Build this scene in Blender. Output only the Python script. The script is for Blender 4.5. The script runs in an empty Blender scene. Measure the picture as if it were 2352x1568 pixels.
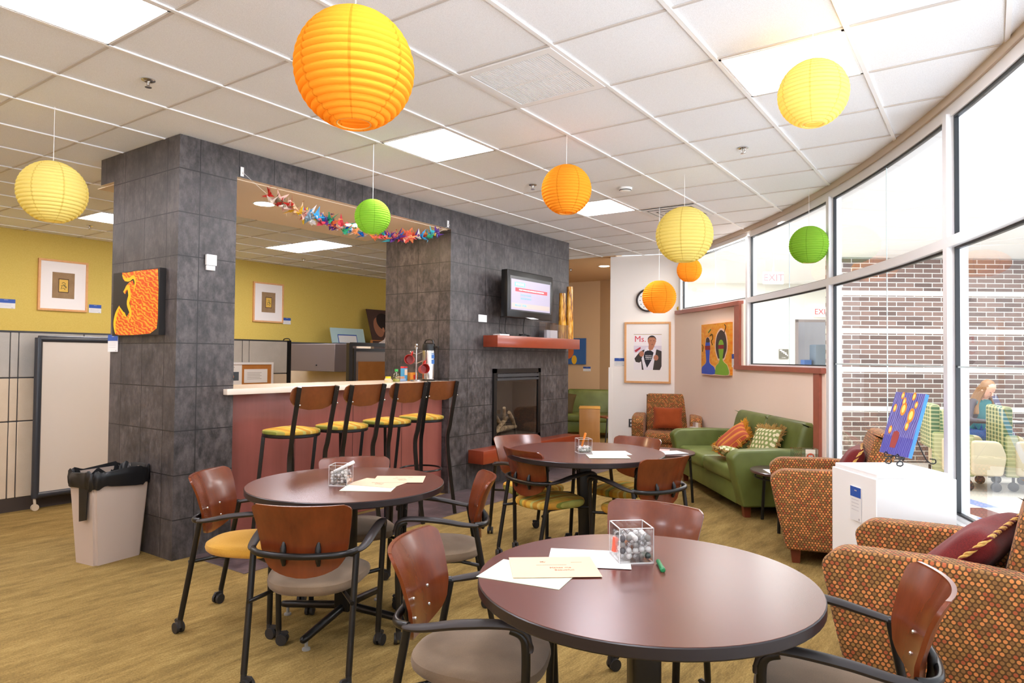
import bpy, bmesh, math, random
from mathutils import Vector, Matrix
random.seed(7)
PI = math.pi
COL = bpy.context.scene.collection
R = math.radians
H = 2.946
T = 0.6096
CX, CY, RW = -2.3513, 8.9649, 13.487      # centre and radius of the curved window wall

# ------------------------------------------------------------------ materials
def lin(h):
    h = h.lstrip('#'); c = [int(h[i:i+2], 16)/255 for i in (0, 2, 4)]
    return tuple(x/12.92 if x <= .04045 else ((x+.055)/1.055)**2.4 for x in c)
class NT:
    def __init__(s, name):
        s.m = bpy.data.materials.new(name); s.m.use_nodes = True; s.t = s.m.node_tree
        s.t.nodes.clear(); s.out = s.n('ShaderNodeOutputMaterial')
    def n(s, typ, **kw):
        nd = s.t.nodes.new(typ)
        for k, v in kw.items(): setattr(nd, k, v)
        return nd
    def l(s, a, b): s.t.links.new(a, b)
    def math(s, op, a, b=None, c=None):
        nd = s.n('ShaderNodeMath', operation=op)
        for i, v in enumerate((a, b, c)):
            if v is None: continue
            if isinstance(v, (int, float)): nd.inputs[i].default_value = v
            else: s.l(v, nd.inputs[i])
        return nd.outputs[0]
    def mix(s, f, a, b, mode='MIX'):
        nd = s.n('ShaderNodeMix', data_type='RGBA', blend_type=mode)
        for i, v in ((0, f), (6, a), (7, b)):
            if isinstance(v, (int, float)): nd.inputs[i].default_value = v
            elif isinstance(v, tuple): nd.inputs[i].default_value = (*v[:3], 1)
            else: s.l(v, nd.inputs[i])
        return nd.outputs[2]
    def noise(s, vec, scale, detail=3, rough=.5):
        nd = s.n('ShaderNodeTexNoise'); nd.inputs['Scale'].default_value = scale
        nd.inputs['Detail'].default_value = detail; nd.inputs['Roughness'].default_value = rough
        if vec is not None: s.l(vec, nd.inputs['Vector'])
        return nd.outputs['Fac']
    def mapping(s, vec, scale=(1, 1, 1), loc=(0, 0, 0), rot=(0, 0, 0)):
        nd = s.n('ShaderNodeMapping'); s.l(vec, nd.inputs[0])
        nd.inputs['Scale'].default_value = scale; nd.inputs['Location'].default_value = loc; nd.inputs['Rotation'].default_value = rot
        return nd.outputs[0]
    def ramp(s, fac, stops, interp='LINEAR'):
        nd = s.n('ShaderNodeValToRGB'); nd.color_ramp.interpolation = interp
        e = nd.color_ramp.elements
        while len(e) < len(stops): e.new(.5)
        for el, (p, c) in zip(e, stops):
            el.position = p; el.color = (*c[:3], 1) if isinstance(c, tuple) else (c, c, c, 1)
        s.l(fac, nd.inputs[0]); return nd.outputs[0]
    def bsdf(s, col, rough=.5, metal=0, spec=.5, bump=None, bstr=.1, bdist=.01, trans=0, coat=0, emis=None, estr=0, sheen=0):
        p = s.n('ShaderNodeBsdfPrincipled')
        if isinstance(col, tuple): p.inputs['Base Color'].default_value = (*col[:3], 1)
        else: s.l(col, p.inputs['Base Color'])
        if isinstance(rough, (int, float)): p.inputs['Roughness'].default_value = rough
        else: s.l(rough, p.inputs['Roughness'])
        p.inputs['Metallic'].default_value = metal
        p.inputs['Specular IOR Level'].default_value = spec
        p.inputs['Coat Weight'].default_value = coat
        p.inputs['Coat Roughness'].default_value = .15
        p.inputs['Sheen Weight'].default_value = sheen
        if trans: p.inputs['Transmission Weight'].default_value = trans
        if emis: p.inputs['Emission Color'].default_value = (*emis[:3], 1); p.inputs['Emission Strength'].default_value = estr
        if bump is not None:
            b = s.n('ShaderNodeBump'); b.inputs['Strength'].default_value = bstr; b.inputs['Distance'].default_value = bdist
            s.l(bump, b.inputs['Height']); s.l(b.outputs[0], p.inputs['Normal'])
        s.l(p.outputs[0], s.out.inputs[0]); return p
    def obj(s): return s.n('ShaderNodeTexCoord').outputs['Object']
    def uv(s): return s.n('ShaderNodeTexCoord').outputs['UV']
_flat = {}
def flat(h, rough=.5, metal=0, spec=.5, emis=0, coat=0):
    k = (h, rough, metal, spec, emis, coat)
    if k not in _flat:
        t = NT('paint_' + h.strip('#')); c = lin(h)
        t.bsdf(c, rough, metal, spec, emis=c if emis else None, estr=emis, coat=coat); _flat[k] = t.m
    return _flat[k]

def m_slate(name, axis, x0, z0, base='#4a4443', floor=False):
    t = NT(name); o = t.obj(); sep = t.n('ShaderNodeSeparateXYZ'); t.l(o, sep.inputs[0])
    comb = t.n('ShaderNodeCombineXYZ')
    a = sep.outputs[0] if axis == 'x' else sep.outputs[1]
    b = sep.outputs[1] if floor else sep.outputs[2]
    ua = t.math('DIVIDE', t.math('SUBTRACT', a, x0), .3048)
    ub = t.math('DIVIDE', t.math('SUBTRACT', b, z0), .3048)
    def edge(u):
        f = t.math('FRACT', t.math('ADD', u, 100.0))
        return t.math('MINIMUM', f, t.math('SUBTRACT', 1.0, f))
    g = t.math('LESS_THAN', t.math('MINIMUM', edge(ua), edge(ub)), .011)
    t.l(t.math('FLOOR', ua), comb.inputs[0]); t.l(t.math('FLOOR', ub), comb.inputs[1])
    wn = t.n('ShaderNodeTexWhiteNoise', noise_dimensions='3D'); t.l(comb.outputs[0], wn.inputs[0])
    n1 = t.noise(o, 5, 8, .65); n2 = t.noise(t.mapping(o, (1.5, 1.5, .8)), 16, 8, .72)
    c = lin(base); dk = tuple(x*.38 for x in c); lt = tuple(x*1.9 for x in c)
    f = t.math('ADD', t.math('MULTIPLY', n2, .6), t.math('MULTIPLY', n1, .4))
    col = t.ramp(f, [(.40, dk), (.5, c), (.60, lt)])
    col = t.mix(t.math('MULTIPLY', wn.outputs[0], .35), col, tuple(x*.65 for x in c))
    col = t.mix(g, col, lin('#1c1918') if not floor else lin('#6a5c58'))
    t.bsdf(col, t.ramp(n2, [(.3, .32), (.7, .6)]), bump=t.math('SUBTRACT', n2, g), bstr=.35, bdist=.006, spec=.5)
    return t.m
def m_wood(name, c1, c2, rough=.3, axis=2, scale=6, coat=.4, spec=.5):
    t = NT(name); o = t.obj(); s = [scale*5]*3; s[axis] = scale*.35
    n = t.noise(t.mapping(o, tuple(s)), 1.0, 5, .6); n2 = t.noise(o, 4, 3)
    f = t.math('ADD', t.math('MULTIPLY', n, .55), t.math('MULTIPLY', n2, .45))
    t.bsdf(t.ramp(f, [(.3, lin(c1)), (.7, lin(c2))]), rough, coat=coat, spec=spec); return t.m
def m_fab(name, c1, c2, scale=400, rough=.9, bump=.2, big=8):
    t = NT(name); o = t.obj(); n = t.noise(o, scale, 2); n2 = t.noise(o, big, 2)
    f = t.math('ADD', t.math('MULTIPLY', n, .6), t.math('MULTIPLY', n2, .4))
    t.bsdf(t.ramp(f, [(.35, lin(c1)), (.65, lin(c2))]), rough, bump=n, bstr=bump, bdist=.002, spec=.25, sheen=.15); return t.m
def m_dots(name, p=.0195):
    t = NT(name); u = t.uv(); sep = t.n('ShaderNodeSeparateXYZ'); t.l(u, sep.inputs[0])
    v = t.math('DIVIDE', sep.outputs[1], p*.8); row = t.math('FLOOR', v)
    off = t.math('MULTIPLY', t.math('MODULO', t.math('ADD', row, 1000.0), 2.0), .5)
    x = t.math('ADD', t.math('DIVIDE', sep.outputs[0], p), off); ix = t.math('FLOOR', x)
    fx = t.math('SUBTRACT', t.math('FRACT', t.math('ADD', x, 1000.0)), .5); fy = t.math('MULTIPLY', t.math('SUBTRACT', t.math('FRACT', t.math('ADD', v, 1000.0)), .5), .8)
    d = t.math('SQRT', t.math('ADD', t.math('MULTIPLY', fx, fx), t.math('MULTIPLY', fy, fy)))
    dot = t.math('LESS_THAN', d, .36)
    comb = t.n('ShaderNodeCombineXYZ'); t.l(ix, comb.inputs[0]); t.l(row, comb.inputs[1])
    wn = t.n('ShaderNodeTexWhiteNoise', noise_dimensions='3D'); t.l(comb.outputs[0], wn.inputs[0])
    dc = t.ramp(wn.outputs[0], [(0, lin('#d98a4c')), (.34, lin('#a5763f')), (.6, lin('#b25d36')), (.8, lin('#93673a'))], 'CONSTANT')
    w = t.noise(u, 900, 1)
    t.bsdf(t.mix(dot, lin('#5d4020'), dc), .85, bump=w, bstr=.15, bdist=.001, spec=.3, sheen=.1); return t.m
def m_plaid(name, axis=1, per=.24, shift=0.):
    t = NT(name); o = t.obj(); sep = t.n('ShaderNodeSeparateXYZ'); t.l(o, sep.inputs[0])
    f = t.math('FRACT', t.math('ADD', t.math('DIVIDE', sep.outputs[axis], per), 10.3+shift))
    f2 = t.math('FRACT', t.math('ADD', t.math('DIVIDE', sep.outputs[1-axis], .09), 10.3))
    Y, G, O, L, D = lin('#dcae45'), lin('#a3a052'), lin('#c98f34'), lin('#c9c06d'), lin('#7d8237')
    col = t.ramp(f, [(0, Y), (.16, O), (.26, Y), (.34, G), (.44, D), (.48, O), (.6, Y), (.74, lin('#e6c46a')), (.8, O), (.92, L)], 'CONSTANT')
    w = t.noise(o, 500, 1); col = t.mix(t.math('MULTIPLY', t.math('LESS_THAN', f2, .45), .22), col, lin('#8f8240'))
    t.bsdf(col, .9, bump=w, bstr=.2, bdist=.001, spec=.2); return t.m
def m_lantern(name, c, dark, light):
    t = NT(name); o = t.obj(); sep = t.n('ShaderNodeSeparateXYZ'); t.l(o, sep.inputs[0])
    ang = t.math('MULTIPLY', t.math('ADD', t.math('ARCTAN2', sep.outputs[1], sep.outputs[0]), PI), 7/(2*PI))
    seam = t.math('LESS_THAN', t.math('FRACT', t.math('ADD', ang, .35)), .055)
    n = t.noise(t.mapping(o, (8, 8, 40)), 3, 4, .7)
    col = t.mix(t.math('MULTIPLY', seam, .45), lin(c), lin(dark))
    d = t.n('ShaderNodeBsdfDiffuse'); tr = t.n('ShaderNodeBsdfTranslucent'); t.l(col, d.inputs[0])
    t.l(col, tr.inputs[0])
    b = t.n('ShaderNodeBump'); b.inputs['Strength'].default_value = .35; b.inputs['Distance'].default_value = .006
    t.l(n, b.inputs['Height']); t.l(b.outputs[0], d.inputs['Normal'])
    m = t.n('ShaderNodeMixShader'); m.inputs[0].default_value = .42; t.l(d.outputs[0], m.inputs[1]); t.l(tr.outputs[0], m.inputs[2])
    t.l(m.outputs[0], t.out.inputs[0]); return t.m
def m_glass(name, tint=(1, 1, 1), ior=1.5, rough=0.0):
    t = NT(name); tr = t.n('ShaderNodeBsdfTransparent'); tr.inputs[0].default_value = (*tint, 1)
    gl = t.n('ShaderNodeBsdfGlossy'); gl.inputs['Roughness'].default_value = rough
    lw = t.n('ShaderNodeLayerWeight'); lw.inputs[0].default_value = .5; f0 = ((ior-1)/(ior+1))**2*2.8
    f = t.math('MINIMUM', t.math('ADD', f0, t.math('MULTIPLY', t.math('POWER', lw.outputs['Facing'], 5.0), 1.0-f0)), 1.0)
    m = t.n('ShaderNodeMixShader'); t.l(f, m.inputs[0]); t.l(tr.outputs[0], m.inputs[1]); t.l(gl.outputs[0], m.inputs[2])
    t.l(m.outputs[0], t.out.inputs[0]); return t.m
def m_brick():
    t = NT('brick_masonry'); o = t.obj()
    b = t.n('ShaderNodeTexBrick'); t.l(t.mapping(o, (1, 1, 1), (0, -.016, 0)), b.inputs['Vector'])
    b.inputs['Color1'].default_value = (*lin('#74605a'), 1); b.inputs['Color2'].default_value = (*lin('#4a3f3e'), 1)
    b.inputs['Mortar'].default_value = (*lin('#bdbcb6'), 1); b.inputs['Scale'].default_value = 1
    b.inputs['Brick Width'].default_value = .203*1.25; b.inputs['Row Height'].default_value = .0677; b.inputs['Mortar Size'].default_value = .006; b.inputs['Bias'].default_value = -.2
    sep = t.n('ShaderNodeSeparateXYZ'); t.l(o, sep.inputs[0]); z = sep.outputs[1]
    col = b.outputs['Color']
    for zc in (.74, 1.29, 1.835, 2.37):
        band = t.math('LESS_THAN', t.math('ABSOLUTE', t.math('SUBTRACT', z, zc)), .034)
        col = t.mix(band, col, lin('#e6dfd0'))
    t.bsdf(col, .85, bump=b.outputs['Fac'], bstr=-.3, bdist=.005); return t.m

M = {}
M['slate_x'] = m_slate('slate_wall_tile_front', 'x', 1.069, H-.2336)
M['slate_y'] = m_slate('slate_wall_tile_side', 'y', 1.166, H-.2336)
M['slate_floor'] = m_slate('slate_floor_tile', 'x', 1.05, .37, base='#58494a', floor=True)
t = NT('gold_carpet'); o = t.obj()
n = t.noise(t.mapping(o, (1, 5, 1), rot=(0, 0, .75)), 2.2, 8, .75); n2 = t.noise(o, 120, 4, .8); n3 = t.noise(t.mapping(o, (4, 30, 1), rot=(0, 0, .75)), 4, 3, .6)
f = t.math('ADD', t.math('ADD', t.math('MULTIPLY', n, .46), t.math('MULTIPLY', n2, .38)), t.math('MULTIPLY', n3, .16))
t.bsdf(t.ramp(f, [(.36, lin('#5c4a28')), (.5, lin('#8a7140')), (.62, lin('#ab9158'))]), .95, bump=n2, bstr=.3, bdist=.003, spec=.15); M['carpet'] = t.m
t = NT('ceiling_tile_white'); o = t.obj(); n = t.noise(o, 260, 3, .6)
t.bsdf(t.ramp(n, [(.3, lin('#e6e5e5')), (.6, lin('#f7f7f8'))]), .9, bump=n, bstr=.25, bdist=.003, spec=.2); M['ctile'] = t.m
M['grid'] = flat('#f2efec', .45)
M['diffuser'] = flat('#f6f5ff', .5, emis=18.5)
M['lamp_warm'] = flat('#ffdcae', .5, emis=120.0)
t = NT('olive_wall_paint'); o = t.obj(); n = t.noise(o, 90, 2)
t.bsdf(t.ramp(n, [(.3, lin('#d2b558')), (.7, lin('#d8bd62'))]), .7, spec=.3); M['olive'] = t.m
M['cream'] = flat('#fae2cf', .75, spec=.3); M['white_wall'] = flat('#fbf3ec', .7, spec=.3)
M['tan'] = flat('#d8b48c', .75, spec=.3); M['tan_ceiling'] = flat('#cfa67a', .8, spec=.2)
M['knee'] = flat('#f2f3f4', .6)
M['trimred'] = m_wood('red_stained_trim', '#9c5443', '#b0624e', .35, 0, 4)
M['alum'] = flat('#e4e2e1', .35, .0, .5); M['gasket'] = flat('#15171a', .4)
M['cove'] = flat('#c9b9a6', .6)
M['glass'] = m_glass('window_glass', (.97, .99, .985), 1.5)
M['thin_glass'] = m_glass('clear_glass', (.97, .97, .97), 1.35)
M['fireglass'] = m_glass('fireplace_glass', (.85, .84, .82), 1.35)
M['white'] = flat('#f5f3f1', .4); M['black'] = flat('#141312', .35); M['blackm'] = flat('#1b1918', .3, .2, .5)
M['plastic'] = flat('#2b2423', .5); M['rubber'] = flat('#262322', .6); M['darkgrey'] = flat('#3a3a3c', .5)
M['chair_wood'] = m_wood('cherry_plywood', '#5c2610', '#7c3919', .26, 2, 5, coat=.35)
M['stool_wood'] = m_wood('stool_plywood', '#653418', '#7f4521', .28, 0, 5, coat=.5)
M['edge_wood'] = flat('#c07a3c', .35)
M['laminate'] = m_wood('walnut_laminate', '#542a22', '#64352b', .27, 0, 9, coat=.0, spec=.6)
M['tedge'] = flat('#231b1c', .35)
M['mahog'] = m_wood('mahogany_panel', '#874a40', '#a05a50', .35, 2, 3, coat=.3)
M['mantel'] = m_wood('red_mantel_wood', '#84331a', '#963e22', .3, 0, 3, coat=.4)
M['counter'] = flat('#f2e4d4', .25, spec=.5)
M['taupe'] = m_fab('taupe_upholstery', '#6d5b49', '#857059', 700); M['yellow'] = m_fab('yellow_upholstery', '#d19a35', '#e0ad4a', 300)
M['plaid'] = m_plaid('striped_upholstery', 1, .24); M['plaid2'] = m_plaid('stool_stripe_upholstery', 1, .3, .52)
M['dots'] = m_dots('dotted_upholstery')
t = NT('green_leather'); o = t.obj(); n = t.noise(o, 90, 3); n2 = t.noise(o, 5, 2)
t.bsdf(t.ramp(n2, [(.3, lin('#5a632b')), (.7, lin('#6c763b'))]), .42, bump=n, bstr=.15, bdist=.002, spec=.5); M['leather'] = t.m
M['legwood'] = flat('#6e3019', .35)
M['velvet'] = m_fab('red_velvet', '#5b0e0e', '#7a1a17', 200, .75); M['rust'] = m_fab('rust_fabric', '#8e3d17', '#a44c20', 200)
M['gold'] = m_fab('gold_cord', '#c9963f', '#e3c173', 90); M['fringe'] = m_fab('tan_fringe', '#a07a3c', '#c9a563', 120); M['ofringe'] = m_fab('orange_fringe', '#b87718', '#d2962d', 120)
t = NT('polka_fabric'); u = t.uv(); sep = t.n('ShaderNodeSeparateXYZ'); t.l(u, sep.inputs[0])
v = t.math('DIVIDE', sep.outputs[1], .045); row = t.math('FLOOR', v); x = t.math('ADD', t.math('DIVIDE', sep.outputs[0], .055), t.math('MULTIPLY', t.math('MODULO', t.math('ADD', row, 100.), 2.), .5))
fx = t.math('SUBTRACT', t.math('FRACT', t.math('ADD', x, 100.)), .5); fy = t.math('MULTIPLY', t.math('SUBTRACT', t.math('FRACT', t.math('ADD', v, 100.)), .5), .82)
dd = t.math('SQRT', t.math('ADD', t.math('MULTIPLY', fx, fx), t.math('MULTIPLY', fy, fy)))
t.bsdf(t.mix(t.math('LESS_THAN', dd, .3), lin('#8f9a5c'), lin('#eee3bd')), .9); M['polka'] = t.m
t = NT('striped_cushion'); u = t.uv(); sep = t.n('ShaderNodeSeparateXYZ'); t.l(u, sep.inputs[0])
f = t.math('FRACT', t.math('ADD', t.math('DIVIDE', sep.outputs[0], .11), 10.))
t.bsdf(t.ramp(f, [(0, lin('#a8472a')), (.55, lin('#d08a28')), (.63, lin('#b0502c')), (.7, lin('#d9992f')), (.8, lin('#a8472a')), (.9, lin('#cf8a2a')), (.95, lin('#a8472a'))], 'CONSTANT'), .9); M['stripe'] = t.m
M['cub_top'] = m_fab('cubicle_fabric_grey', '#a9a49c', '#b7b2aa', 300); M['cub'] = m_fab('cubicle_fabric_beige', '#c7b59c', '#d3c2aa', 300)
M['cork'] = m_fab('cork', '#a86a2e', '#bd7d3c', 200); M['bin'] = flat('#6d6262', .5)
M['wbin'] = flat('#c0aea0', .5); M['bag'] = flat('#171719', .3)
M['paper'] = flat('#e6e4e2', .8); M['peach'] = flat('#f2bd9f', .8); M['mint'] = flat('#d5dfc2', .8); M['blue'] = flat('#2a54a8', .5)
M['frame'] = m_wood('light_maple_frame', '#d99a5c', '#e8b077', .4, 2, 5, coat=.2); M['mat'] = flat('#f4ece6', .8)
M['chrome'] = flat('#c9c6c2', .18, 1.0); M['steel'] = flat('#b8b4b0', .25, 1.0)
M['red'] = flat('#b5261a', .3); M['terrazzo'] = None
t = NT('terrazzo_floor'); o = t.obj(); n = t.noise(o, 120, 2); sep = t.n('ShaderNodeSeparateXYZ'); t.l(o, sep.inputs[0])
col = t.ramp(n, [(.35, lin('#b9b4aa')), (.65, lin('#d2cec6'))])
ta = t.math('DIVIDE', t.math('ADD', t.math('MULTIPLY', sep.outputs[0], .82), t.math('MULTIPLY', sep.outputs[1], .57)), .42)
tb = t.math('DIVIDE', t.math('ADD', t.math('MULTIPLY', sep.outputs[0], .57), t.math('MULTIPLY', sep.outputs[1], -.82)), .30)
cb = t.n('ShaderNodeCombineXYZ'); t.l(t.math('FLOOR', ta), cb.inputs[0]); t.l(t.math('FLOOR', tb), cb.inputs[1])
wn = t.n('ShaderNodeTexWhiteNoise', noise_dimensions='3D'); t.l(cb.outputs[0], wn.inputs[0])
tc = t.ramp(wn.outputs[0], [(0, lin('#e8e6e0')), (.5, lin('#7a8fc0')), (.62, lin('#dcdad4')), (.74, lin('#d9a06c')), (.82, lin('#8a8f94')), (.93, lin('#6a3038'))], 'CONSTANT')
dx = t.math('ADD', sep.outputs[0], -CX); dy = t.math('ADD', sep.outputs[1], -CY)
rad = t.math('SQRT', t.math('ADD', t.math('MULTIPLY', dx, dx), t.math('MULTIPLY', dy, dy)))
col = t.mix(t.math('LESS_THAN', rad, RW+2.0), col, tc)
t.bsdf(col, .3); M['terrazzo'] = t.m
M['brick'] = m_brick()

# ------------------------------------------------------------------ mesh builder
class MB:
    def __init__(s): s.bm = bmesh.new(); s.mats = []; s.mi = 0
    def mat(s, m):
        if m not in s.mats: s.mats.append(m)
        s.mi = s.mats.index(m); return s
    def _f(s, vs, smooth=False):
        try:
            f = s.bm.faces.new(vs); f.material_index = s.mi; f.smooth = smooth; return f
        except ValueError: return None
    def box(s, x0, x1, y0, y1, z0, z1, mtx=None):
        v = [Vector((x, y, z)) for z in (z0, z1) for y in (y0, y1) for x in (x0, x1)]
        if mtx: v = [mtx @ p for p in v]
        v = [s.bm.verts.new(p) for p in v]
        for q in ((0, 2, 3, 1), (4, 5, 7, 6), (0, 1, 5, 4), (2, 6, 7, 3), (0, 4, 6, 2), (1, 3, 7, 5)): s._f([v[i] for i in q])
        return s
    def rbox(s, x0, x1, y0, y1, z0, z1, r=.01, seg=2, mtx=None, smooth=True):
        b = bmesh.new(); v = [b.verts.new((x, y, z)) for z in (z0, z1) for y in (y0, y1) for x in (x0, x1)]
        for q in ((0, 2, 3, 1), (4, 5, 7, 6), (0, 1, 5, 4), (2, 6, 7, 3), (0, 4, 6, 2), (1, 3, 7, 5)): b.faces.new([v[i] for i in q])
        bmesh.ops.bevel(b, geom=b.edges[:], offset=r, segments=seg, profile=.5, affect='EDGES')
        return s.merge(b, mtx, smooth)
    def merge(s, b, mtx=None, smooth=False):
        mp = {}
        for v in b.verts: mp[v] = s.bm.verts.new(mtx @ v.co if mtx else v.co)
        for f in b.faces: s._f([mp[v] for v in f.verts], smooth)
        b.free(); return s
    def quad(s, a, b, c, d): s._f([s.bm.verts.new(p) for p in (a, b, c, d)]); return s
    def prism(s, poly, a, b, axis='y', mtx=None, bevel=0, seg=3, smooth=False):
        bm = bmesh.new()
        def P(p, h): return {'y': (p[0], h, p[1]), 'z': (p[0], p[1], h), 'x': (h, p[0], p[1])}[axis]
        lo = [bm.verts.new(P(p, a)) for p in poly]; hi = [bm.verts.new(P(p, b)) for p in poly]
        bm.faces.new(lo); bm.faces.new(hi[::-1]); n = len(poly)
        for i in range(n): bm.faces.new([lo[(i+1) % n], lo[i], hi[i], hi[(i+1) % n]])
        bmesh.ops.recalc_face_normals(bm, faces=bm.faces[:])
        if bevel and len(poly) > 9:
            bm.free(); bm = bmesh.new(); A = sum(p[0]*q[1]-q[0]*p[1] for p, q in zip(poly, list(poly[1:])+[poly[0]])); sg = 1 if A > 0 else -1
            def inset(d):
                out = []
                for i in range(n):
                    p0, p1, p2 = Vector(poly[i-1][:2]), Vector(poly[i][:2]), Vector(poly[(i+1) % n][:2])
                    e1 = (p1-p0); e2 = (p2-p1)
                    if e1.length < 1e-7 or e2.length < 1e-7: e1 = e2 = p2-p0
                    e1.normalize(); e2.normalize(); n1 = Vector((-e1.y, e1.x))*sg; n2 = Vector((-e2.y, e2.x))*sg
                    m = n1+n2; m = n1 if m.length < .1 else m.normalized(); out.append(p1+m*d/max(.5, m.dot(n1)))
                return out
            hs = [(bevel*(1-math.sin(PI/2*k/seg)), bevel*(1-math.cos(PI/2*k/seg))) for k in range(seg+1)]
            rows = [[bm.verts.new(P(p, a+h)) for p in inset(d)] for d, h in hs]+[[bm.verts.new(P(p, b-h)) for p in inset(d)] for d, h in hs[::-1]]
            for A_, B_ in zip(rows, rows[1:]):
                for i in range(n): bm.faces.new([A_[i], A_[(i+1) % n], B_[(i+1) % n], B_[i]])
            bm.faces.new(rows[0]); bm.faces.new(rows[-1][::-1]); bmesh.ops.recalc_face_normals(bm, faces=bm.faces[:])
        elif bevel:
            es = [e for e in bm.edges if e.calc_face_angle(0) > R(30)]
            bmesh.ops.bevel(bm, geom=es, offset=bevel, segments=seg, profile=.5, affect='EDGES')
        return s.merge(bm, mtx, smooth or bool(bevel))
    def tube(s, pts, r, n=10, caps=True, flat=1.0, up=None, closed=False):
        pts = [Vector(p) for p in pts]; N = len(pts); rings = []
        rs = r if isinstance(r, (list, tuple)) else [r]*N
        prev = None
        for i, p in enumerate(pts):
            if closed: d = (pts[(i+1) % N]-pts[i-1])
            else: d = pts[min(i+1, N-1)]-pts[max(i-1, 0)]
            d = d.normalized() if d.length > 1e-9 else Vector((0, 0, 1))
            ref = Vector(up) if up else (prev if prev else (Vector((0, 0, 1)) if abs(d.z) < .9 else Vector((1, 0, 0))))
            a = (ref-d*ref.dot(d))
            a = a.normalized() if a.length > 1e-6 else d.orthogonal().normalized()
            b = d.cross(a); prev = a
            rings.append([s.bm.verts.new(p+a*math.cos(2*PI*k/n)*rs[i]*flat+b*math.sin(2*PI*k/n)*rs[i]) for k in range(n)])
        rng = range(N) if closed else range(N-1)
        for i in rng:
            A, B = rings[i], rings[(i+1) % N]
            for k in range(n): s._f([A[k], A[(k+1) % n], B[(k+1) % n], B[k]], True)
        if caps and not closed: s._f(rings[0][::-1]); s._f(rings[-1])
        return s
    def cyl(s, a, b, r, r2=None, n=16): return s.tube([a, b], [r, r if r2 is None else r2], n)
    def lathe(s, prof, n=32, c=(0, 0, 0), mtx=None, smooth=True, caps=False):
        rings = []
        for (r, z) in prof:
            ring = []
            for k in range(n):
                p = Vector((c[0]+r*math.cos(2*PI*k/n), c[1]+r*math.sin(2*PI*k/n), c[2]+z))
                ring.append(s.bm.verts.new(mtx @ p if mtx else p))
            rings.append(ring)
        for A, B in zip(rings, rings[1:]):
            for k in range(n): s._f([A[k], A[(k+1) % n], B[(k+1) % n], B[k]], smooth)
        if caps: s._f(rings[0][::-1]); s._f(rings[-1])
        return s
    def disc(s, r, z, n=32, c=(0, 0), up=True):
        v = [s.bm.verts.new((c[0]+r*math.cos(2*PI*k/n), c[1]+r*math.sin(2*PI*k/n), z)) for k in range(n)]
        s._f(v if up else v[::-1]); return s
    def grid(s, fn, nu, nv, smooth=True, wrap=False):
        g = [[s.bm.verts.new(fn(i/nu, j/nv)) for j in range(nv+1)] for i in range(nu+1)]
        for i in range(nu):
            for j in range(nv): s._f([g[i][j], g[i+1][j], g[i+1][j+1], g[i][j+1]], smooth)
        return g
    def ball(s, c, r, n=12, m=8, sc=(1, 1, 1)):
        return s.lathe([(max(1e-4, r*math.sin(PI*i/m))*sc[0], -r*math.cos(PI*i/m)*sc[2]) for i in range(m+1)], n, c)
    def build(s, name, mat=None, parent=None, uv=False, weld=True, recalc=True):
        if weld: bmesh.ops.remove_doubles(s.bm, verts=s.bm.verts[:], dist=1e-5)
        if recalc: bmesh.ops.recalc_face_normals(s.bm, faces=s.bm.faces[:])
        if uv:
            L = s.bm.loops.layers.uv.new('UVMap')
            for f in s.bm.faces:
                nrm = f.normal; ax = max(range(3), key=lambda i: abs(nrm[i]))
                for lp in f.loops:
                    c = lp.vert.co; lp[L].uv = ((c.y, c.z), (c.x, c.z), (c.x, c.y))[ax]
        me = bpy.data.meshes.new(name); s.bm.to_mesh(me); s.bm.free(); me.set_sharp_from_angle(angle=R(42))
        for m in (s.mats if s.mats else [mat]):
            if m: me.materials.append(m)
        ob = bpy.data.objects.new(name, me); COL.objects.link(ob)
        if parent: ob.parent = parent
        return ob
def tag(o, label=None, cat=None, group=None, kind=None):
    if label: o['label'] = label
    if cat: o['category'] = cat
    if group: o['group'] = group
    if kind: o['kind'] = kind
    return o
def thing(name, label, cat, loc=(0, 0, 0), rz=0, group=None):
    o = bpy.data.objects.new(name, None); COL.objects.link(o); o.empty_display_size = .1
    o.location = loc; o.rotation_euler = (0, 0, rz); return tag(o, label, cat, group)
def kids(o): return [c for c in bpy.data.objects if c.parent == o]
def dup(o, parent=None, loc=None, rz=None, label=None, group=None):
    c = o.copy(); COL.objects.link(c)
    if parent: c.parent = parent
    if loc is not None: c.location = loc
    if rz is not None: c.rotation_euler = (0, 0, rz)
    if label: c['label'] = label
    if group: c['group'] = group
    for k in kids(o): dup(k, c)
    return c
def struct(mb, name, m=None, parent=None, **kw): return tag(mb.build(name, m, parent, **kw), kind='structure')
def place(o, loc, rz=0, rx=0, ry=0): o.location = loc; o.rotation_euler = (rx, ry, rz); return o
def text(s, size, m, parent, mtx, name='lettering', align='CENTER', extrude=.0004, bold=0):
    cu = bpy.data.curves.new('txt', 'FONT'); cu.body = s; cu.size = size; cu.align_x = align; cu.align_y = 'CENTER'; cu.extrude = extrude; cu.resolution_u = 2; cu.offset = bold
    ob = bpy.data.objects.new('txt', cu); COL.objects.link(ob)
    dg = bpy.context.evaluated_depsgraph_get(); me = bpy.data.meshes.new_from_object(ob.evaluated_get(dg))
    bpy.data.objects.remove(ob); me.name = name; me.transform(mtx); me.materials.clear(); me.materials.append(m)
    o = bpy.data.objects.new(name, me); COL.objects.link(o); o.parent = parent; return o
def face_mtx(origin, right, up):
    r = Vector(right).normalized(); u = Vector(up).normalized(); n = r.cross(u)
    return Matrix(((r.x, u.x, n.x, origin[0]), (r.y, u.y, n.y, origin[1]), (r.z, u.z, n.z, origin[2]), (0, 0, 0, 1)))
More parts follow.
